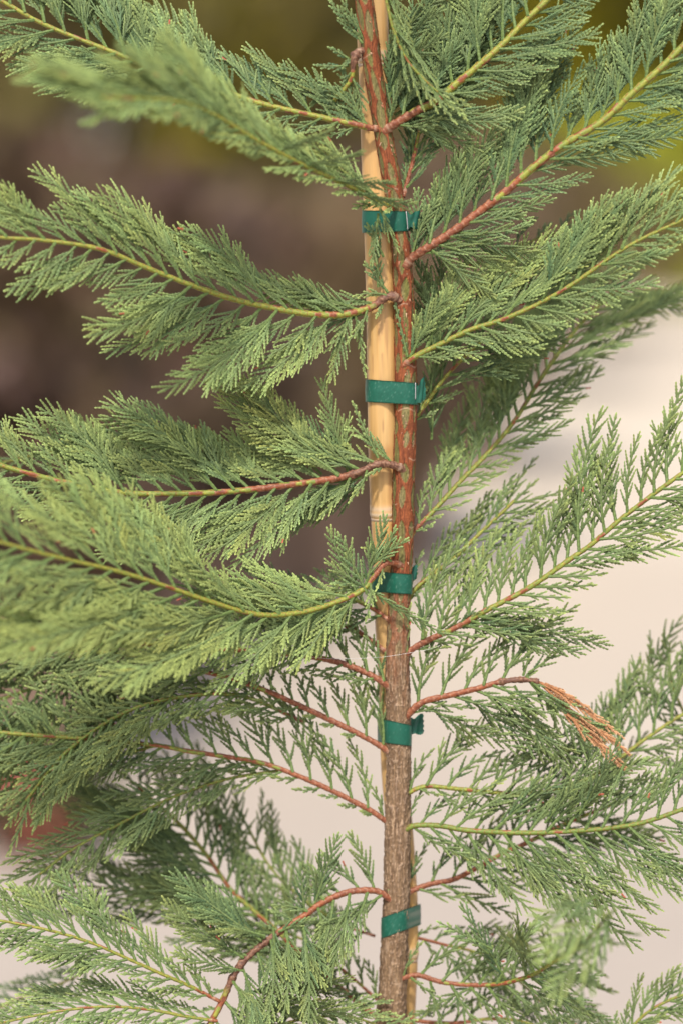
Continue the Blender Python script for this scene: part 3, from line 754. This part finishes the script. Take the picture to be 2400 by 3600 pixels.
branch([(915, 690, 14), (900, 680, 24), (880, 686, 28), (850, 706, 30), (790, 722, 30), (720, 722, 34), (640, 710, 42), (540, 688, 58), (440, 655, 80), (340, 616, 105), (230, 572, 130), (100, 552, 155), (0, 545, 175), (-90, 530, 190)],
       11, 5, 0.17, [(0, 0), (.06, 120), (.2, 170), (.45, 190), (.7, 175), (.88, 150), (1, 90)], [(0, 0), (.1, 60), (.16, 150), (.3, 190), (.48, 170), (.55, 110), (.75, 120), (.9, 100), (1, 70)],
       tilt=12, tone=.45, seed=6, gap=31, a_up=50, a_dn=58, yellow=.55, knobs=((.02, .2), (.045, .15)), dark=(-.1, .085), label='left branch with thick brown base above the second tie', hue=.0,
       extra=[((868, 660, 30), (862, 520, 26), 3, .2, -.05, 10, -UP, dict(l2=.22)), ((890, 672, 30), (842, 608, 30), 3, .2, 0, 10), ((815, 720, 30), (838, 858, 26), -4, .5, 0, 25, RT, dict(l2=.2)), ((800, 722, 30), (760, 870, 36), 4, .4, 0, 25, -RT), ((835, 720, 20), (700, 770, 5), 10, .15, -.1, 50)])
branch([(925, 1078, 14), (908, 1070, 26), (870, 1066, 32), (820, 1086, 32), (770, 1099, 30), (680, 1112, 24), (600, 1122, 20), (500, 1131, 16), (400, 1134, 14), (300, 1133, 12), (200, 1118, 14), (100, 1096, 16), (0, 1068, 20), (-100, 1030, 24)],
       10.5, 7.5, 0.48, [(0, 20), (.05, 130), (.2, 220), (.45, 235), (.65, 190), (.8, 130), (.88, 150), (1, 130)], [(0, 20), (.08, 60), (.2, 150), (.5, 165), (.7, 130), (.85, 110), (1, 90)],
       tilt=18, tone=.42, seed=7, gap=30, a_up=54, a_dn=48, yellow=.45, knobs=((.06, .15), (.12, .25)), dark=(-.1, .155), label='long left branch, red-brown turning lime green, below the second tie', node=(14, 36),
       extra=[((868, 1052, 36), (812, 930, 20), -10, .3, 0, 10, -UP, dict(l2=.2)), ((780, 1090, 10), (560, 880, -10), -16, .38, .2, 20), ((740, 1090, 0), (485, 850, -20), -14, .36, .25, 25), ((800, 1090, 0), (740, 880, -5), -5, .3, .0, 20), ((820, 1090, -10), (690, 960, -20), -5, .05, -.1, 20), ((830, 1095, 30), (660, 1190, 10), 12, .25, 0, 40), ((800, 1100, 24), (620, 1250, -10), 12, .3, 0, 30), ((840, 1100, 0), (720, 1200, -30), 10, .2, 0, 40)])
# big front-left branch, blurred towards its tip
branch([(925, 1300, 14), (905, 1293, 30), (882, 1296, 40), (858, 1325, 48), (835, 1352, 56), (790, 1376, 72), (700, 1405, 105), (600, 1412, 145), (500, 1387, 190), (380, 1346, 250), (270, 1312, 310), (150, 1284, 380), (0, 1245, 450), (-120, 1205, 500)],
       8.5, 5, 0.09, [(0, 10), (.05, 110), (.2, 190), (.4, 230), (.7, 210), (.9, 150), (1, 100)], [(0, 0), (.1, 60), (.2, 170), (.35, 270), (.6, 300), (.8, 230), (1, 120)],
       tilt=15, tone=.58, seed=8, gap=34, sp=8.6, a_up=48, a_dn=42, hue=.08, jit=.24, yellow=.55, l2=.36, label='large left branch coming forward out of focus at mid height',
       extra=[((850, 1300, 46), (930, 1240, 60), 6, .45, -.25, 15), ((838, 1345, 56), (885, 1190, 44), 4, .25, -.1, 20), ((830, 1345, 56), (770, 1340, 70), 6, .45, -.3, 30), ((845, 1350, 54), (1040, 1465, 50), -34, .35, -.15, 25, -UP, dict(l2=.17)),
              ((880, 1290, 46), (905, 1215, 50), 3, .35, -.15, 10), ((842, 1362, 60), (780, 1230, 60), -4, .3, -.1, 10), ((820, 1366, 62), (755, 1220, 60), -4, .3, 0, 10), ((800, 1380, 66), (735, 1500, 70), -6, .35, -.1, 20), ((820, 1372, 60), (640, 1530, 90), 8, .3, -.05, 25), ((760, 1390, 80), (560, 1560, 100), 8, .35, 0, 25)])
# short twig behind, above fourth tie
branch([(900, 1428, 0), (880, 1415, -10), (862, 1402, -20), (840, 1390, -30), (790, 1368, -50), (700, 1352, -80), (600, 1345, -110)], 7, 5, .25, [(0, 0), (.15, 60), (1, 80)], [(0, 0), (.12, 100), (.5, 130), (1, 90)], tilt=20, tone=.1, seed=9, gap=30, yellow=.3, droop=.1)
branch([(900, 1588, 6), (885, 1572, 14), (860, 1556, 14), (840, 1545, 10), (780, 1522, 4), (700, 1506, -8), (600, 1498, -25), (480, 1488, -45), (350, 1478, -70), (200, 1470, -95), (50, 1460, -120), (-80, 1450, -140)],
       9, 6, .45, [(0, 0), (.03, 110), (.2, 150), (.3, 120), (.6, 120), (1, 110)], [(0, 0), (.06, 60), (.3, 110), (.6, 140), (1, 110)], tilt=15, tone=.14, hue=.18, seed=10, gap=40, sp=9.5, a_up=62, a_dn=50, droop=-.02, l2=.3, tr=4.0,
       label='upper of three reddish branches on the left, half hidden by foliage')
branch([(900, 1735, 2), (885, 1722, 8), (850, 1700, 6), (780, 1664, 0), (700, 1626, -8), (620, 1590, -18), (540, 1560, -30), (480, 1545, -40), (400, 1525, -55), (250, 1500, -85), (100, 1488, -110), (-60, 1480, -140)],
       8.5, 6, .62, [(0, 0), (.03, 120), (.3, 120), (.5, 100), (.8, 120), (1, 110)], [(0, 0), (.25, 40), (.4, 110), (.6, 140), (.85, 150), (1, 120)], tilt=10, tone=.14, hue=.2, seed=11, gap=44, sp=10, a_up=66, a_dn=50, droop=-.04, l2=.34, l3=46, tr=4.0,
       label='orange-red left branch rising from just under the fourth tie')
branch([(900, 1898, 0), (880, 1882, 4), (840, 1856, 4), (760, 1815, 0), (680, 1780, -4), (600, 1752, -8), (500, 1735, -12), (430, 1725, -16), (360, 1712, -20), (220, 1698, -25), (100, 1690, -30), (0, 1682, -35), (-100, 1672, -40)],
       8, 5.5, .58, [(0, 0), (.03, 90), (.15, 140), (.4, 130), (.7, 120), (1, 110)], [(0, 0), (.12, 45), (.3, 50), (.4, 110), (.6, 160), (.85, 150), (1, 110)], tilt=8, tone=.2, hue=.15, seed=12, gap=42, sp=10.5, a_up=64, a_dn=46, droop=0.0, l2=.34, l3=48, tr=3.9,
       label='lowest of three reddish branches on the left, ending in lime green')
# extra dark layer behind front-left branch
branch([(890, 1500, -20), (800, 1440, -50), (650, 1400, -90), (450, 1440, -110), (250, 1520, -120), (50, 1590, -130), (-80, 1630, -130)], 7, 5, .2, [(0, 0), (.3, 60), (.6, 120), (1, 120)], [(0, 0), (.25, 60), (.5, 150), (.8, 170), (1, 130)], tilt=20, tone=.22, hue=.12, seed=13, gap=26, sp=8.5, droop=.08, yellow=0, a_dn=58)
branch([(700, 1660, -30), (560, 1600, -30), (420, 1600, -26), (280, 1640, -20), (150, 1730, -16), (60, 1840, -12)], 6, 5, .1, [(0, 60), (.5, 90), (1, 90)], [(0, 60), (.5, 130), (1, 110)], tilt=25, tone=.36, hue=.2, seed=14, gap=26, sp=8.5, a_up=48, a_dn=44, yellow=0)
branch([(640, 1770, -20), (520, 1790, -24), (400, 1830, -20), (280, 1890, -14), (170, 1950, -8), (90, 2010, 0)], 4.5, 4, 0, [(0, 60), (.5, 120), (1, 90)], [(0, 40), (.5, 110), (1, 90)], tilt=25, tone=.30, hue=.12, seed=51, gap=32, sp=8.5, a_up=46, a_dn=44, yellow=0)
branch([(360, 1712, -40), (260, 1740, -60), (150, 1770, -80), (40, 1790, -100), (-60, 1800, -120)], 4.5, 4, 0, [(0, 80), (.5, 110), (1, 90)], [(0, 60), (.5, 100), (1, 90)], tilt=25, tone=.25, hue=.1, seed=52, gap=30, sp=8.5, a_up=46, a_dn=44, yellow=0)
branch([(700, 2200, -110), (560, 2150, -140), (400, 2080, -170), (250, 2040, -190), (120, 2040, -200)], 4.5, 4, 0, [(0, 60), (.4, 130), (1, 90)], [(0, 60), (.4, 120), (1, 90)], tilt=20, tone=.15, hue=.1, seed=53, gap=34, sp=9, a_up=50, a_dn=44, yellow=0)
branch([(860, 2150, -60), (780, 2120, -90), (690, 2060, -120), (620, 1990, -150), (570, 1900, -180)], 4.5, 4, .3, [(0, 60), (.4, 120), (1, 90)], [(0, 60), (.4, 120), (1, 90)], tilt=15, tone=.2, hue=.1, seed=54, gap=38, sp=9.5, a_up=52, a_dn=46, yellow=.2)
branch([(870, 2300, -40), (790, 2230, -60), (700, 2160, -90), (600, 2130, -120)], 4.5, 4, .3, [(0, 60), (.4, 110), (1, 90)], [(0, 60), (.4, 130), (1, 90)], tilt=15, tone=.18, hue=.1, seed=55, gap=36, sp=9.5, a_up=52, a_dn=50, yellow=.2)
branch([(940, 2150, -40), (1020, 2170, -70), (1120, 2200, -100), (1230, 2290, -120), (1300, 2380, -130)], 4.5, 4, .3, [(0, 60), (.4, 130), (1, 100)], [(0, 60), (.4, 120), (1, 90)], tilt=15, tone=.15, hue=.12, seed=56, gap=38, sp=9.5, a_up=56, a_dn=46, yellow=.1)
# blurred branch behind, lower left
branch([(880, 2350, -14), (850, 2325, -30), (818, 2300, -45), (760, 2250, -60), (699, 2198, -75), (631, 2133, -95), (575, 2085, -110), (528, 2040, -125), (480, 1970, -145), (425, 1905, -165), (380, 1862, -185), (320, 1810, -210)],
       8, 6, .62, [(0, 0), (.2, 60), (.4, 170), (.6, 180), (.8, 150), (1, 90)], [(0, 0), (.3, 120), (.5, 250), (.7, 300), (.9, 200), (1, 110)], tilt=15, tone=.2, hue=.1, seed=15, gap=28, sp=9, a_up=62, a_dn=40, l2=.28, l3=60, label='blurred lower left branch behind, red near the stem and yellow-green beyond')
# lower-left twisting branch
branch([(905, 2075, 10), (890, 2062, 22), (860, 2046, 26), (800, 2049, 34), (740, 2074, 44), (700, 2103, 52), (655, 2132, 60), (600, 2172, 68), (560, 2208, 74), (535, 2245, 78), (512, 2298, 82), (480, 2360, 88), (440, 2450, 95)],
       9, 9.5, 1.15, [(0, 0), (.03, 50), (.1, 110), (.25, 90), (.4, 70), (.5, 40), (1, 30)], [(0, 0), (.06, 120), (.2, 200), (.4, 190), (.55, 150), (.7, 170), (1, 130)], tilt=20, tone=.22, hue=.05, seed=16, gap=38, a_up=72, a_dn=70, bend=.1, droop=.04,
       knobs=((.62, .35), (.67, .3)), dark=(.44, .74), label='lower left branch curving down, dark red with knots and lime scales', yellow=.7, tipspray=0,
       extra=[((760, 2060, 40), (700, 1990, 40), 3, .1, -.1, 10), ((720, 2085, 44), (775, 1920, 40), -4, .15, -.1, 10), ((700, 2100, 44), (690, 1990, 48), 2, .1, -.1, 15), ((628, 2128, 80), (642, 2300, 96), -4, .35, -.25, 12, -UP, dict(l2=.26)), ((640, 2140, 70), (720, 2110, 80), 4, .3, -.15, 20),
              ((610, 2150, 76), (440, 2090, 96), -16, .18, .25, 40), ((600, 2160, 76), (400, 2010, 80), -14, .1, -.15, 20), ((560, 2200, 80), (380, 2080, 100), -10, .15, .25, 30), ((560, 2230, 80), (400, 2190, 100), -6, .2, .2, 35),
              ((590, 2140, 60), (760, 2290, 40), 10, .15, .25, 30), ((560, 2280, 84), (800, 2250, 90), -20, .3, .1, 45), ((550, 2300, 84), (840, 2330, 100), -14, .35, -.05, 30), ((560, 2330, 84), (760, 2400, 90), -14, .3, -.05, 30)])
branch([(505, 2300, 86), (470, 2282, 94), (433, 2263, 104), (379, 2240, 116), (303, 2206, 130), (217, 2168, 142), (135, 2142, 150), (54, 2124, 156), (0, 2114, 160), (-70, 2100, 165)],
       5.5, 3.8, .12, [(0, 40), (.2, 120), (.5, 140), (.8, 110), (1, 70)], [(0, 40), (.2, 90), (.5, 120), (.8, 90), (1, 60)], tilt=22, tone=.36, hue=-.02, seed=17, gap=30, a_up=52, a_dn=42, yellow=.6, tr=3.7, label='side branch with golden stem at the lower left')
branch([(500, 2345, 92), (430, 2335, 106), (350, 2320, 120), (260, 2312, 134), (170, 2318, 146), (70, 2335, 156), (-40, 2360, 166)],
       5, 3.5, .05, [(0, 50), (.3, 110), (.7, 110), (1, 60)], [(0, 50), (.5, 110), (1, 70)], tilt=35, tone=.42, hue=-.04, seed=18, gap=28, a_up=46, a_dn=42, yellow=.5, label='feathery side branch along the bottom left edge')
branch([(520, 2420, 60), (600, 2370, 60), (700, 2340, 66), (800, 2335, 70), (880, 2360, 74)], 5, 3.5, .05, [(0, 60), (.5, 80), (1, 60)], [(0, 60), (1, 60)], tilt=30, tone=.3, hue=.0, seed=19, gap=28)
branch([(240, 2190, -150), (180, 2240, -170), (110, 2270, -190), (30, 2300, -210), (-40, 2340, -230)], 4, 3.5, .0, [(0, 60), (.5, 70), (1, 50)], [(0, 60), (1, 50)], tilt=30, tone=.05, hue=-.1, seed=20, gap=30)
branch([(260, 1020, -190), (170, 1030, -210), (60, 1050, -230), (-60, 1080, -250)], 5, 4, .0, [(0, 40), (1, 40)], [(0, 30), (1, 40)], tilt=50, tone=.2, hue=-.1, seed=21, gap=30)

# ---- right side, top to bottom
branch([(875, -60, 60), (890, 20, 66), (905, 75, 70), (932, 135, 74), (968, 178, 78), (1005, 212, 80)], 4.5, 3.2, .0, [(0, 90), (.5, 110), (1, 70)], [(0, 0), (.4, 12), (.6, 60), (1, 80)], tilt=40, tone=.40, hue=.05, seed=30, gap=26, a_up=34, a_dn=34, yellow=.3, l2=.26,
       label='light green drooping sprig crossing in front at the top', tipspray=80)
branch([(882, 302, 8), (900, 288, 18), (925, 273, 20), (960, 252, 18), (1000, 233, 14), (1050, 190, 8), (1110, 140, 2), (1160, 95, -4), (1205, 48, -8), (1250, 5, -12), (1300, -50, -16), (1340, -100, -18)],
       12, 8.5, .32, [(0, 40), (.05, 120), (.2, 220), (.5, 240), (.8, 200), (1, 150)], [(0, 20), (.1, 120), (.3, 150), (.6, 130), (.85, 110), (1, 90)], tilt=15, tone=.18, hue=-.08, seed=31, gap=29, a_up=58, a_dn=48, yellow=.62, node=(13, 30), label='upper right branch, red at the stem then golden green',
       extra=[((920, 285, 14), (1080, 300, 30), 5, .25, -.05, 40), ((930, 280, 14), (1100, 345, 20), 12, .3, 0, 30), ((880, 250, -20), (1000, -20, -40), -10, .1, -.1, 20), ((890, 240, -20), (930, 30, -50), -6, .05, -.1, 20), ((900, 255, -24), (1080, 30, -50), -10, .1, -.1, 15), ((905, 265, -20), (1150, 100, -50), -10, .1, -.1, 15),
              ((960, 240, -10), (1180, 10, -40), -10, .15, -.1, 15), ((900, 150, 20), (1020, 80, 40), -6, .25, -.05, 35), ((905, 110, 10), (1010, 20, 30), 6, .2, -.05, 30), ((900, 90, -20), (1040, -40, -30), -8, .15, -.05, 20)])
# thin branch behind
branch([(925, 452, -10), (935, 415, -20), (946, 375, -28), (956, 330, -36), (966, 280, -46), (985, 210, -60)], 6.5, 5, 1.1, [(0, 30), (.3, 120), (1, 120)], [(0, 60), (.4, 170), (1, 150)], tilt=25, tone=.08, hue=-.1, seed=32, gap=24, a_up=30, a_dn=36, yellow=.5, label='thin red-green branch rising behind the topmost tie')
branch([(930, 612, 10), (945, 592, 18), (985, 566, 22), (1040, 531, 22), (1100, 486, 20), (1160, 440, 18), (1230, 379, 16), (1300, 328, 14), (1380, 280, 12), (1450, 215, 10), (1520, 153, 8), (1575, 98, 6), (1640, 35, 4), (1700, -30, 2)],
       12, 10, .52, [(0, 60), (.06, 190), (.25, 260), (.45, 250), (.6, 200), (.8, 220), (1, 170)], [(0, 10), (.08, 120), (.25, 120), (.4, 140), (.6, 170), (.8, 170), (1, 150)], tilt=12, tone=.20, hue=-.1, seed=33, gap=32, a_up=52, a_dn=42, yellow=.5, node=(14, 34), sp=7.8, l2=.32,
       knobs=((.48, .25),), label='long right branch, brick red then lime, rising to the top right corner',
       extra=[((955, 590, 10), (960, 440, -10), -6, .15, -.1, 10), ((970, 570, 0), (1040, 380, -20), -8, .15, -.1, 10), ((1000, 560, 24), (1190, 620, 40), 8, .35, .1, 35), ((1020, 540, 26), (1230, 590, 30), 6, .2, .0, 30), ((1110, 490, 20), (1220, 505, 40), 8, .4, -.15, 30), ((990, 575, 26), (1130, 680, 40), 8, .35, .1, 30)])
branch([(925, 840, 16), (942, 826, 26), (965, 812, 30), (1010, 790, 34), (1080, 757, 40), (1150, 735, 48), (1230, 700, 58), (1310, 655, 68), (1400, 592, 80), (1470, 550, 90), (1568, 505, 105), (1650, 470, 118)],
       8, 4.5, .04, [(0, 60), (.06, 170), (.3, 210), (.5, 180), (.75, 130), (1, 100)], [(0, 20), (.1, 110), (.35, 150), (.6, 110), (.8, 80), (1, 70)], tilt=18, tone=.36, hue=.0, seed=34, gap=30, a_up=44, a_dn=44, yellow=.45, label='right branch with bright green base above the second tie',
       extra=[((935, 820, 26), (905, 690, 20), -5, .1, -.15, 10, -UP, dict(l2=.08)), ((940, 820, 26), (1010, 680, 20), -4, .2, -.1, 10)])
# blurred branch behind, long, right
branch([(930, 1255, -8), (952, 1218, -28), (1000, 1168, -50), (1060, 1102, -85), (1120, 1040, -120), (1180, 968, -160), (1230, 888, -205), (1272, 826, -245), (1320, 760, -290), (1390, 690, -350), (1450, 660, -390)],
       7, 6, .12, [(0, 30), (.1, 130), (.3, 200), (.6, 210), (1, 110)], [(0, 10), (.15, 60), (.3, 110), (.6, 180), (.85, 190), (1, 120)], tilt=20, tone=.42, hue=.0, seed=35, gap=27, sp=9, a_up=44, a_dn=44, yellow=.3, l2=.30, label='long blurred branch behind, rising right from below the second tie')
branch([(940, 985, -14), (958, 955, -30), (985, 915, -46), (1020, 868, -64), (1060, 825, -84), (1110, 780, -110)], 7, 5, .15, [(0, 40), (.3, 110), (1, 120)], [(0, 20), (.3, 100), (.6, 170), (1, 140)], tilt=20, tone=.12, hue=.08, seed=36, gap=30, sp=8.5, a_up=36, a_dn=46, yellow=.6,
       extra=[((1000, 830, -60), (960, 600, -80), -10, .1, 0, 10), ((1010, 830, -60), (1010, 570, -100), -10, .1, 0, 10), ((990, 1010, -60), (1000, 820, -80), -10, .1, 0, 20)])
branch([(1000, 640, -120), (1100, 600, -170), (1200, 560, -220), (1290, 530, -260)], 4, 3.5, 0, [(0, 80), (1, 50)], [(0, 60), (1, 50)], tilt=20, tone=.15, hue=-.05, seed=37, gap=50, sp=12)
branch([(930, 1405, -14), (945, 1362, -30), (985, 1325, -45), (1042, 1282, -62), (1106, 1220, -85), (1180, 1150, -110)], 7, 5, .05, [(0, 40), (.2, 130), (.6, 130), (1, 90)], [(0, 30), (.3, 60), (.6, 110), (1, 110)], tilt=15, tone=.15, hue=.12, seed=38, gap=30, sp=10, a_up=34, a_dn=42, yellow=.5, l2=.26)
branch([(920, 1520, 4), (940, 1496, 12), (975, 1474, 16), (1040, 1444, 18), (1110, 1405, 20), (1200, 1358, 22), (1250, 1326, 24), (1300, 1290, 26), (1360, 1248, 28), (1420, 1196, 30), (1490, 1142, 32), (1568, 1085, 34), (1660, 1020, 36)],
       9, 6, .28, [(0, 40), (.04, 140), (.15, 200), (.35, 245), (.55, 230), (.75, 190), (1, 140)], [(0, 20), (.1, 80), (.25, 120), (.45, 160), (.7, 160), (1, 130)], tilt=12, tone=.34, hue=.06, seed=39, gap=33, sp=9.5, a_up=62, a_dn=42, yellow=.4, l2=.27, l3=42, tr=3.8, bend=.2, label='right branch with yellow-green stem and open upright sprays, below the third tie',
       extra=[((1100, 1410, 20), (1390, 1480, 30), -22, .25, -.05, 25), ((1080, 1425, 22), (1330, 1500, 40), -10, .2, -.05, 25), ((1000, 1460, 16), (1180, 1400, 20), 10, .15, .1, 25)])
br8 = branch([(920, 1665, 6), (938, 1640, 14), (972, 1612, 18), (1040, 1595, 18), (1100, 1580, 18), (1150, 1566, 18), (1200, 1561, 18), (1236, 1566, 18)],
       10, 7.5, 1.6, [(0, 60), (.08, 150), (.4, 170), (.8, 160), (.93, 0), (1, 0)], [(0, 10), (.2, 100), (.4, 130), (.7, 150), (.85, 0), (1, 0)], tilt=10, tone=.16, hue=.16, seed=40, gap=46, sp=11, a_up=66, a_dn=40, tr=3.9, l2=.3, l3=46, label='short red-brown right branch with a knot and a withered orange tip', tipspray=0,
       knobs=((.76, .45), (.88, .35), (.99, .3)), dark=(.72, 1.5), droop=0.05,
       extra=[((1206, 1552, 18), (1420, 1680, 50), -92, .30, .02, 30, -UP, dict(l2=.26)), ((1200, 1552, 16), (1225, 1470, 20), -6, .12, .1, 10), ((1212, 1545, 18), (1300, 1480, 10), -12, .15, .1, 20), ((1210, 1560, 16), (1370, 1740, 30), -14, .15, .0, 30), ((1110, 1590, 20), (1330, 1750, 26), -16, .12, .05, 25), ((1180, 1575, 18), (1300, 1770, 20), -12, .12, .1, 20), ((1070, 1600, 18), (1250, 1740, 10), -14, .12, .1, 20), ((970, 1620, 20), (1190, 1720, 20), -12, .15, .1, 30)])
# withered tip hanging from it
dm = MB(); dt = Twigs()
for (a_, b_, sg_, l2_) in [((1236, 1566, 18), (1434, 1768, 44), -14, .16), ((1240, 1568, 20), (1424, 1690, 60), -18, .13), ((1250, 1580, 20), (1378, 1702, 40), -8, .15), ((1262, 1600, 24), (1330, 1672, 30), -4, .2), ((1250, 1570, 22), (1352, 1628, 50), -12, .12), ((1320, 1640, 34), (1440, 1728, 60), -6, .2), ((1300, 1640, 34), (1408, 1742, 50), -5, .2)]:
    p0, p1 = W(*a_), W(*b_); ch = p1 - p0; L = float(np.linalg.norm(ch)) * 1.03; bv = -UP * (sg_ * UPX / L) * -1.0
    bv = UP * 0 - UP * (abs(sg_) * UPX / L)
    make_spray(dt, dm, p0, ch / L - bv, -FW, L, dict(bendv=bv, tone=.4, hue=0, sp=12.0, ang=16, l2=l2_ * 1.7, l3=90, tr=3.4, r=3.4, dead=True))
dt.emit(dm, 8.0, dead=True)
dd = tree_part(dm, 'withered_foliage', M_DEAD, False, parent=br8); dd['label'] = 'orange-brown dead spray hanging from the branch tip'

branch([(925, 1835, 4), (943, 1818, 12), (980, 1806, 12), (1050, 1812, 8), (1130, 1820, 0), (1220, 1822, -14), (1310, 1805, -30), (1390, 1765, -50), (1470, 1705, -70), (1568, 1640, -90), (1660, 1590, -105)],
       6.5, 5.5, .04, [(0, 60), (.05, 150), (.2, 150), (.4, 170), (.65, 200), (.85, 220), (1, 150)], [(0, 10), (.1, 70), (.3, 110), (.6, 130), (.8, 120), (1, 110)], tilt=12, tone=.2, hue=.08, seed=41, gap=42, sp=10, a_up=62, a_dn=42, yellow=.5, l2=.3, label='right branch with thin lime stem, hidden in dense sprays toward the right edge')
branch([(905, 1915, 8), (930, 1906, 16), (955, 1896, 22), (1010, 1897, 26), (1080, 1908, 30), (1200, 1913, 36), (1300, 1910, 42), (1400, 1902, 48), (1480, 1888, 54), (1568, 1858, 60), (1660, 1820, 66)],
       8, 6.5, .03, [(0, 40), (.06, 130), (.3, 190), (.6, 200), (1, 150)], [(0, 20), (.08, 130), (.2, 200), (.4, 270), (.7, 260), (1, 170)], tilt=12, tone=.22, hue=.08, seed=42, gap=38, sp=9.5, a_up=58, a_dn=54, bend=.22, yellow=-.1, droop=.05, l2=.28, l3=50, label='long nearly level right branch, lowest dense one, olive stem with brown underside', node=(12, 18),
       extra=[((1430, 1760, 60), (1400, 1830, 110), 4, .2, -.1, 30), ((1330, 1870, 60), (1420, 1700, 110), -14, .25, -.1, 30), ((1250, 1890, 50), (1370, 1730, 90), -10, .2, -.05, 30)])
branch([(925, 2062, -4), (945, 2046, -10), (990, 2030, -22), (1040, 2020, -34), (1100, 1990, -48), (1150, 1962, -62), (1210, 1935, -78), (1300, 1890, -100), (1400, 1850, -130)],
       8, 6.5, 1.3, [(0, 10), (.05, 130), (.3, 130), (1, 140)], [(0, 10), (.08, 90), (.3, 160), (.6, 180), (1, 150)], tilt=12, tone=.12, hue=.12, seed=43, gap=46, sp=11, a_up=58, a_dn=44, l2=.3, tr=3.8, label='dark red right branch above the lowest tie')
branch([(905, 2258, 10), (928, 2246, 20), (960, 2240, 24), (1010, 2255, 28), (1070, 2262, 36), (1140, 2261, 60), (1190, 2250, 100), (1230, 2235, 170), (1262, 2215, 280), (1330, 2175, 400), (1380, 2120, 490)],
       7.5, 4.5, .4, [(0, 30), (.08, 170), (.3, 200), (.5, 170), (.62, 150), (.8, 115), (1, 90)], [(0, 20), (.08, 130), (.3, 170), (.5, 150), (.65, 120), (.8, 90), (1, 70)], tilt=8, tone=.2, hue=.12, seed=44, gap=40, sp=10.5, a_up=62, a_dn=62, bend=.15, l2=.26, tr=3.9, yellow=.3, label='bottom right branch that swings forward into a pale green blurred tip', node=(10, 16),
       extra=[((1395, 2075, 500), (1232, 2205, 560), 8, .6, -.05, 15, -UP, dict(l2=.48, sp=13, tr=4.2, l3=300, ang=36)), ((1400, 2110, 500), (1262, 2285, 560), 6, .55, -.05, 20, -UP, dict(l2=.48, sp=13, tr=4.2, l3=300, ang=36)), ((1370, 2060, 500), (1225, 2120, 540), 10, .45, -.1, 10, -UP, dict(l2=.48, sp=13, tr=4.2, l3=300, ang=36)), ((1400, 2120, 490), (1330, 2290, 530), 4, .3, -.1, 25, -UP, dict(l2=.48, sp=13, tr=4.2, l3=300, ang=36)), ((1360, 2160, 480), (1255, 2180, 560), 6, .65, -.05, 15, -UP, dict(l2=.48, sp=13, tr=4.2, l3=300, ang=36)),
              ((1240, 2260, 100), (1400, 2350, 60), 0, .1, -.1, 20), ((1220, 2250, 80), (1380, 2240, 40), 0, .1, -.1, 20), ((1160, 2250, 60), (1060, 2080, 90), 0, .1, -.15, 30), ((1130, 2180, 90), (1010, 2120, 110), 0, .4, -.3, 20), ((1120, 2190, 90), (1080, 2160, 120), 0, .4, -.3, 20), ((1100, 2260, 40), (960, 2330, 30), 8, .15, .1, 20)])
branch([(920, 2330, -2), (960, 2345, -10), (1040, 2350, -20), (1130, 2340, -30), (1210, 2350, -40), (1300, 2390, -50)], 6, 4.5, .4, [(0, 30), (.2, 110), (1, 100)], [(0, 50), (1, 90)], tilt=12, tone=.1, hue=.1, seed=45, gap=36, sp=9, a_up=56, a_dn=50, l2=.28)
branch([(1410, 2450, 30), (1440, 2375, 32), (1480, 2330, 34), (1530, 2300, 36), (1600, 2275, 38), (1680, 2260, 40)], 5, 4, .0, [(0, 60), (.3, 90), (1, 80)], [(0, 40), (.5, 110), (1, 80)], tilt=22, tone=.32, hue=.05, seed=46, gap=28, a_up=44, a_dn=42)
branch([(1640, 1830, -160), (1600, 1720, -150), (1570, 1640, -150), (1545, 1580, -150), (1535, 1520, -150)], 5, 4, .0, [(0, 110), (1, 80)], [(0, 110), (1, 70)], tilt=10, tone=.2, hue=.0, seed=47, gap=44, sp=9)

# ------------------------------------------------------------------ spider thread
mb = MB(); Q, _ = resample([(690, 1508, 30), (719, 1510, 34), (760, 1513, 36), (804, 1513, 38), (850, 1511, 38), (894, 1507, 38), (981, 1492, 36), (1010, 1482, 30)], 3)
P = np.array([W(*q) for q in Q]); T, N, B = frames(P, -FW)
ring_mesh(mb, P, N, B, np.full((len(P), 6), 0.28 * UPX), np.full((len(P), 6, 3), .6), 6)
o0 = W(850, 1511, 38)
so = mb.build('spider_thread', M_SILK, None, True, origin=tuple(o0))
tag(so, 'fine pale spider thread strung across stem and stake above the fourth tie', 'spider thread')
print('TWIGS', TW_TOTAL[0])
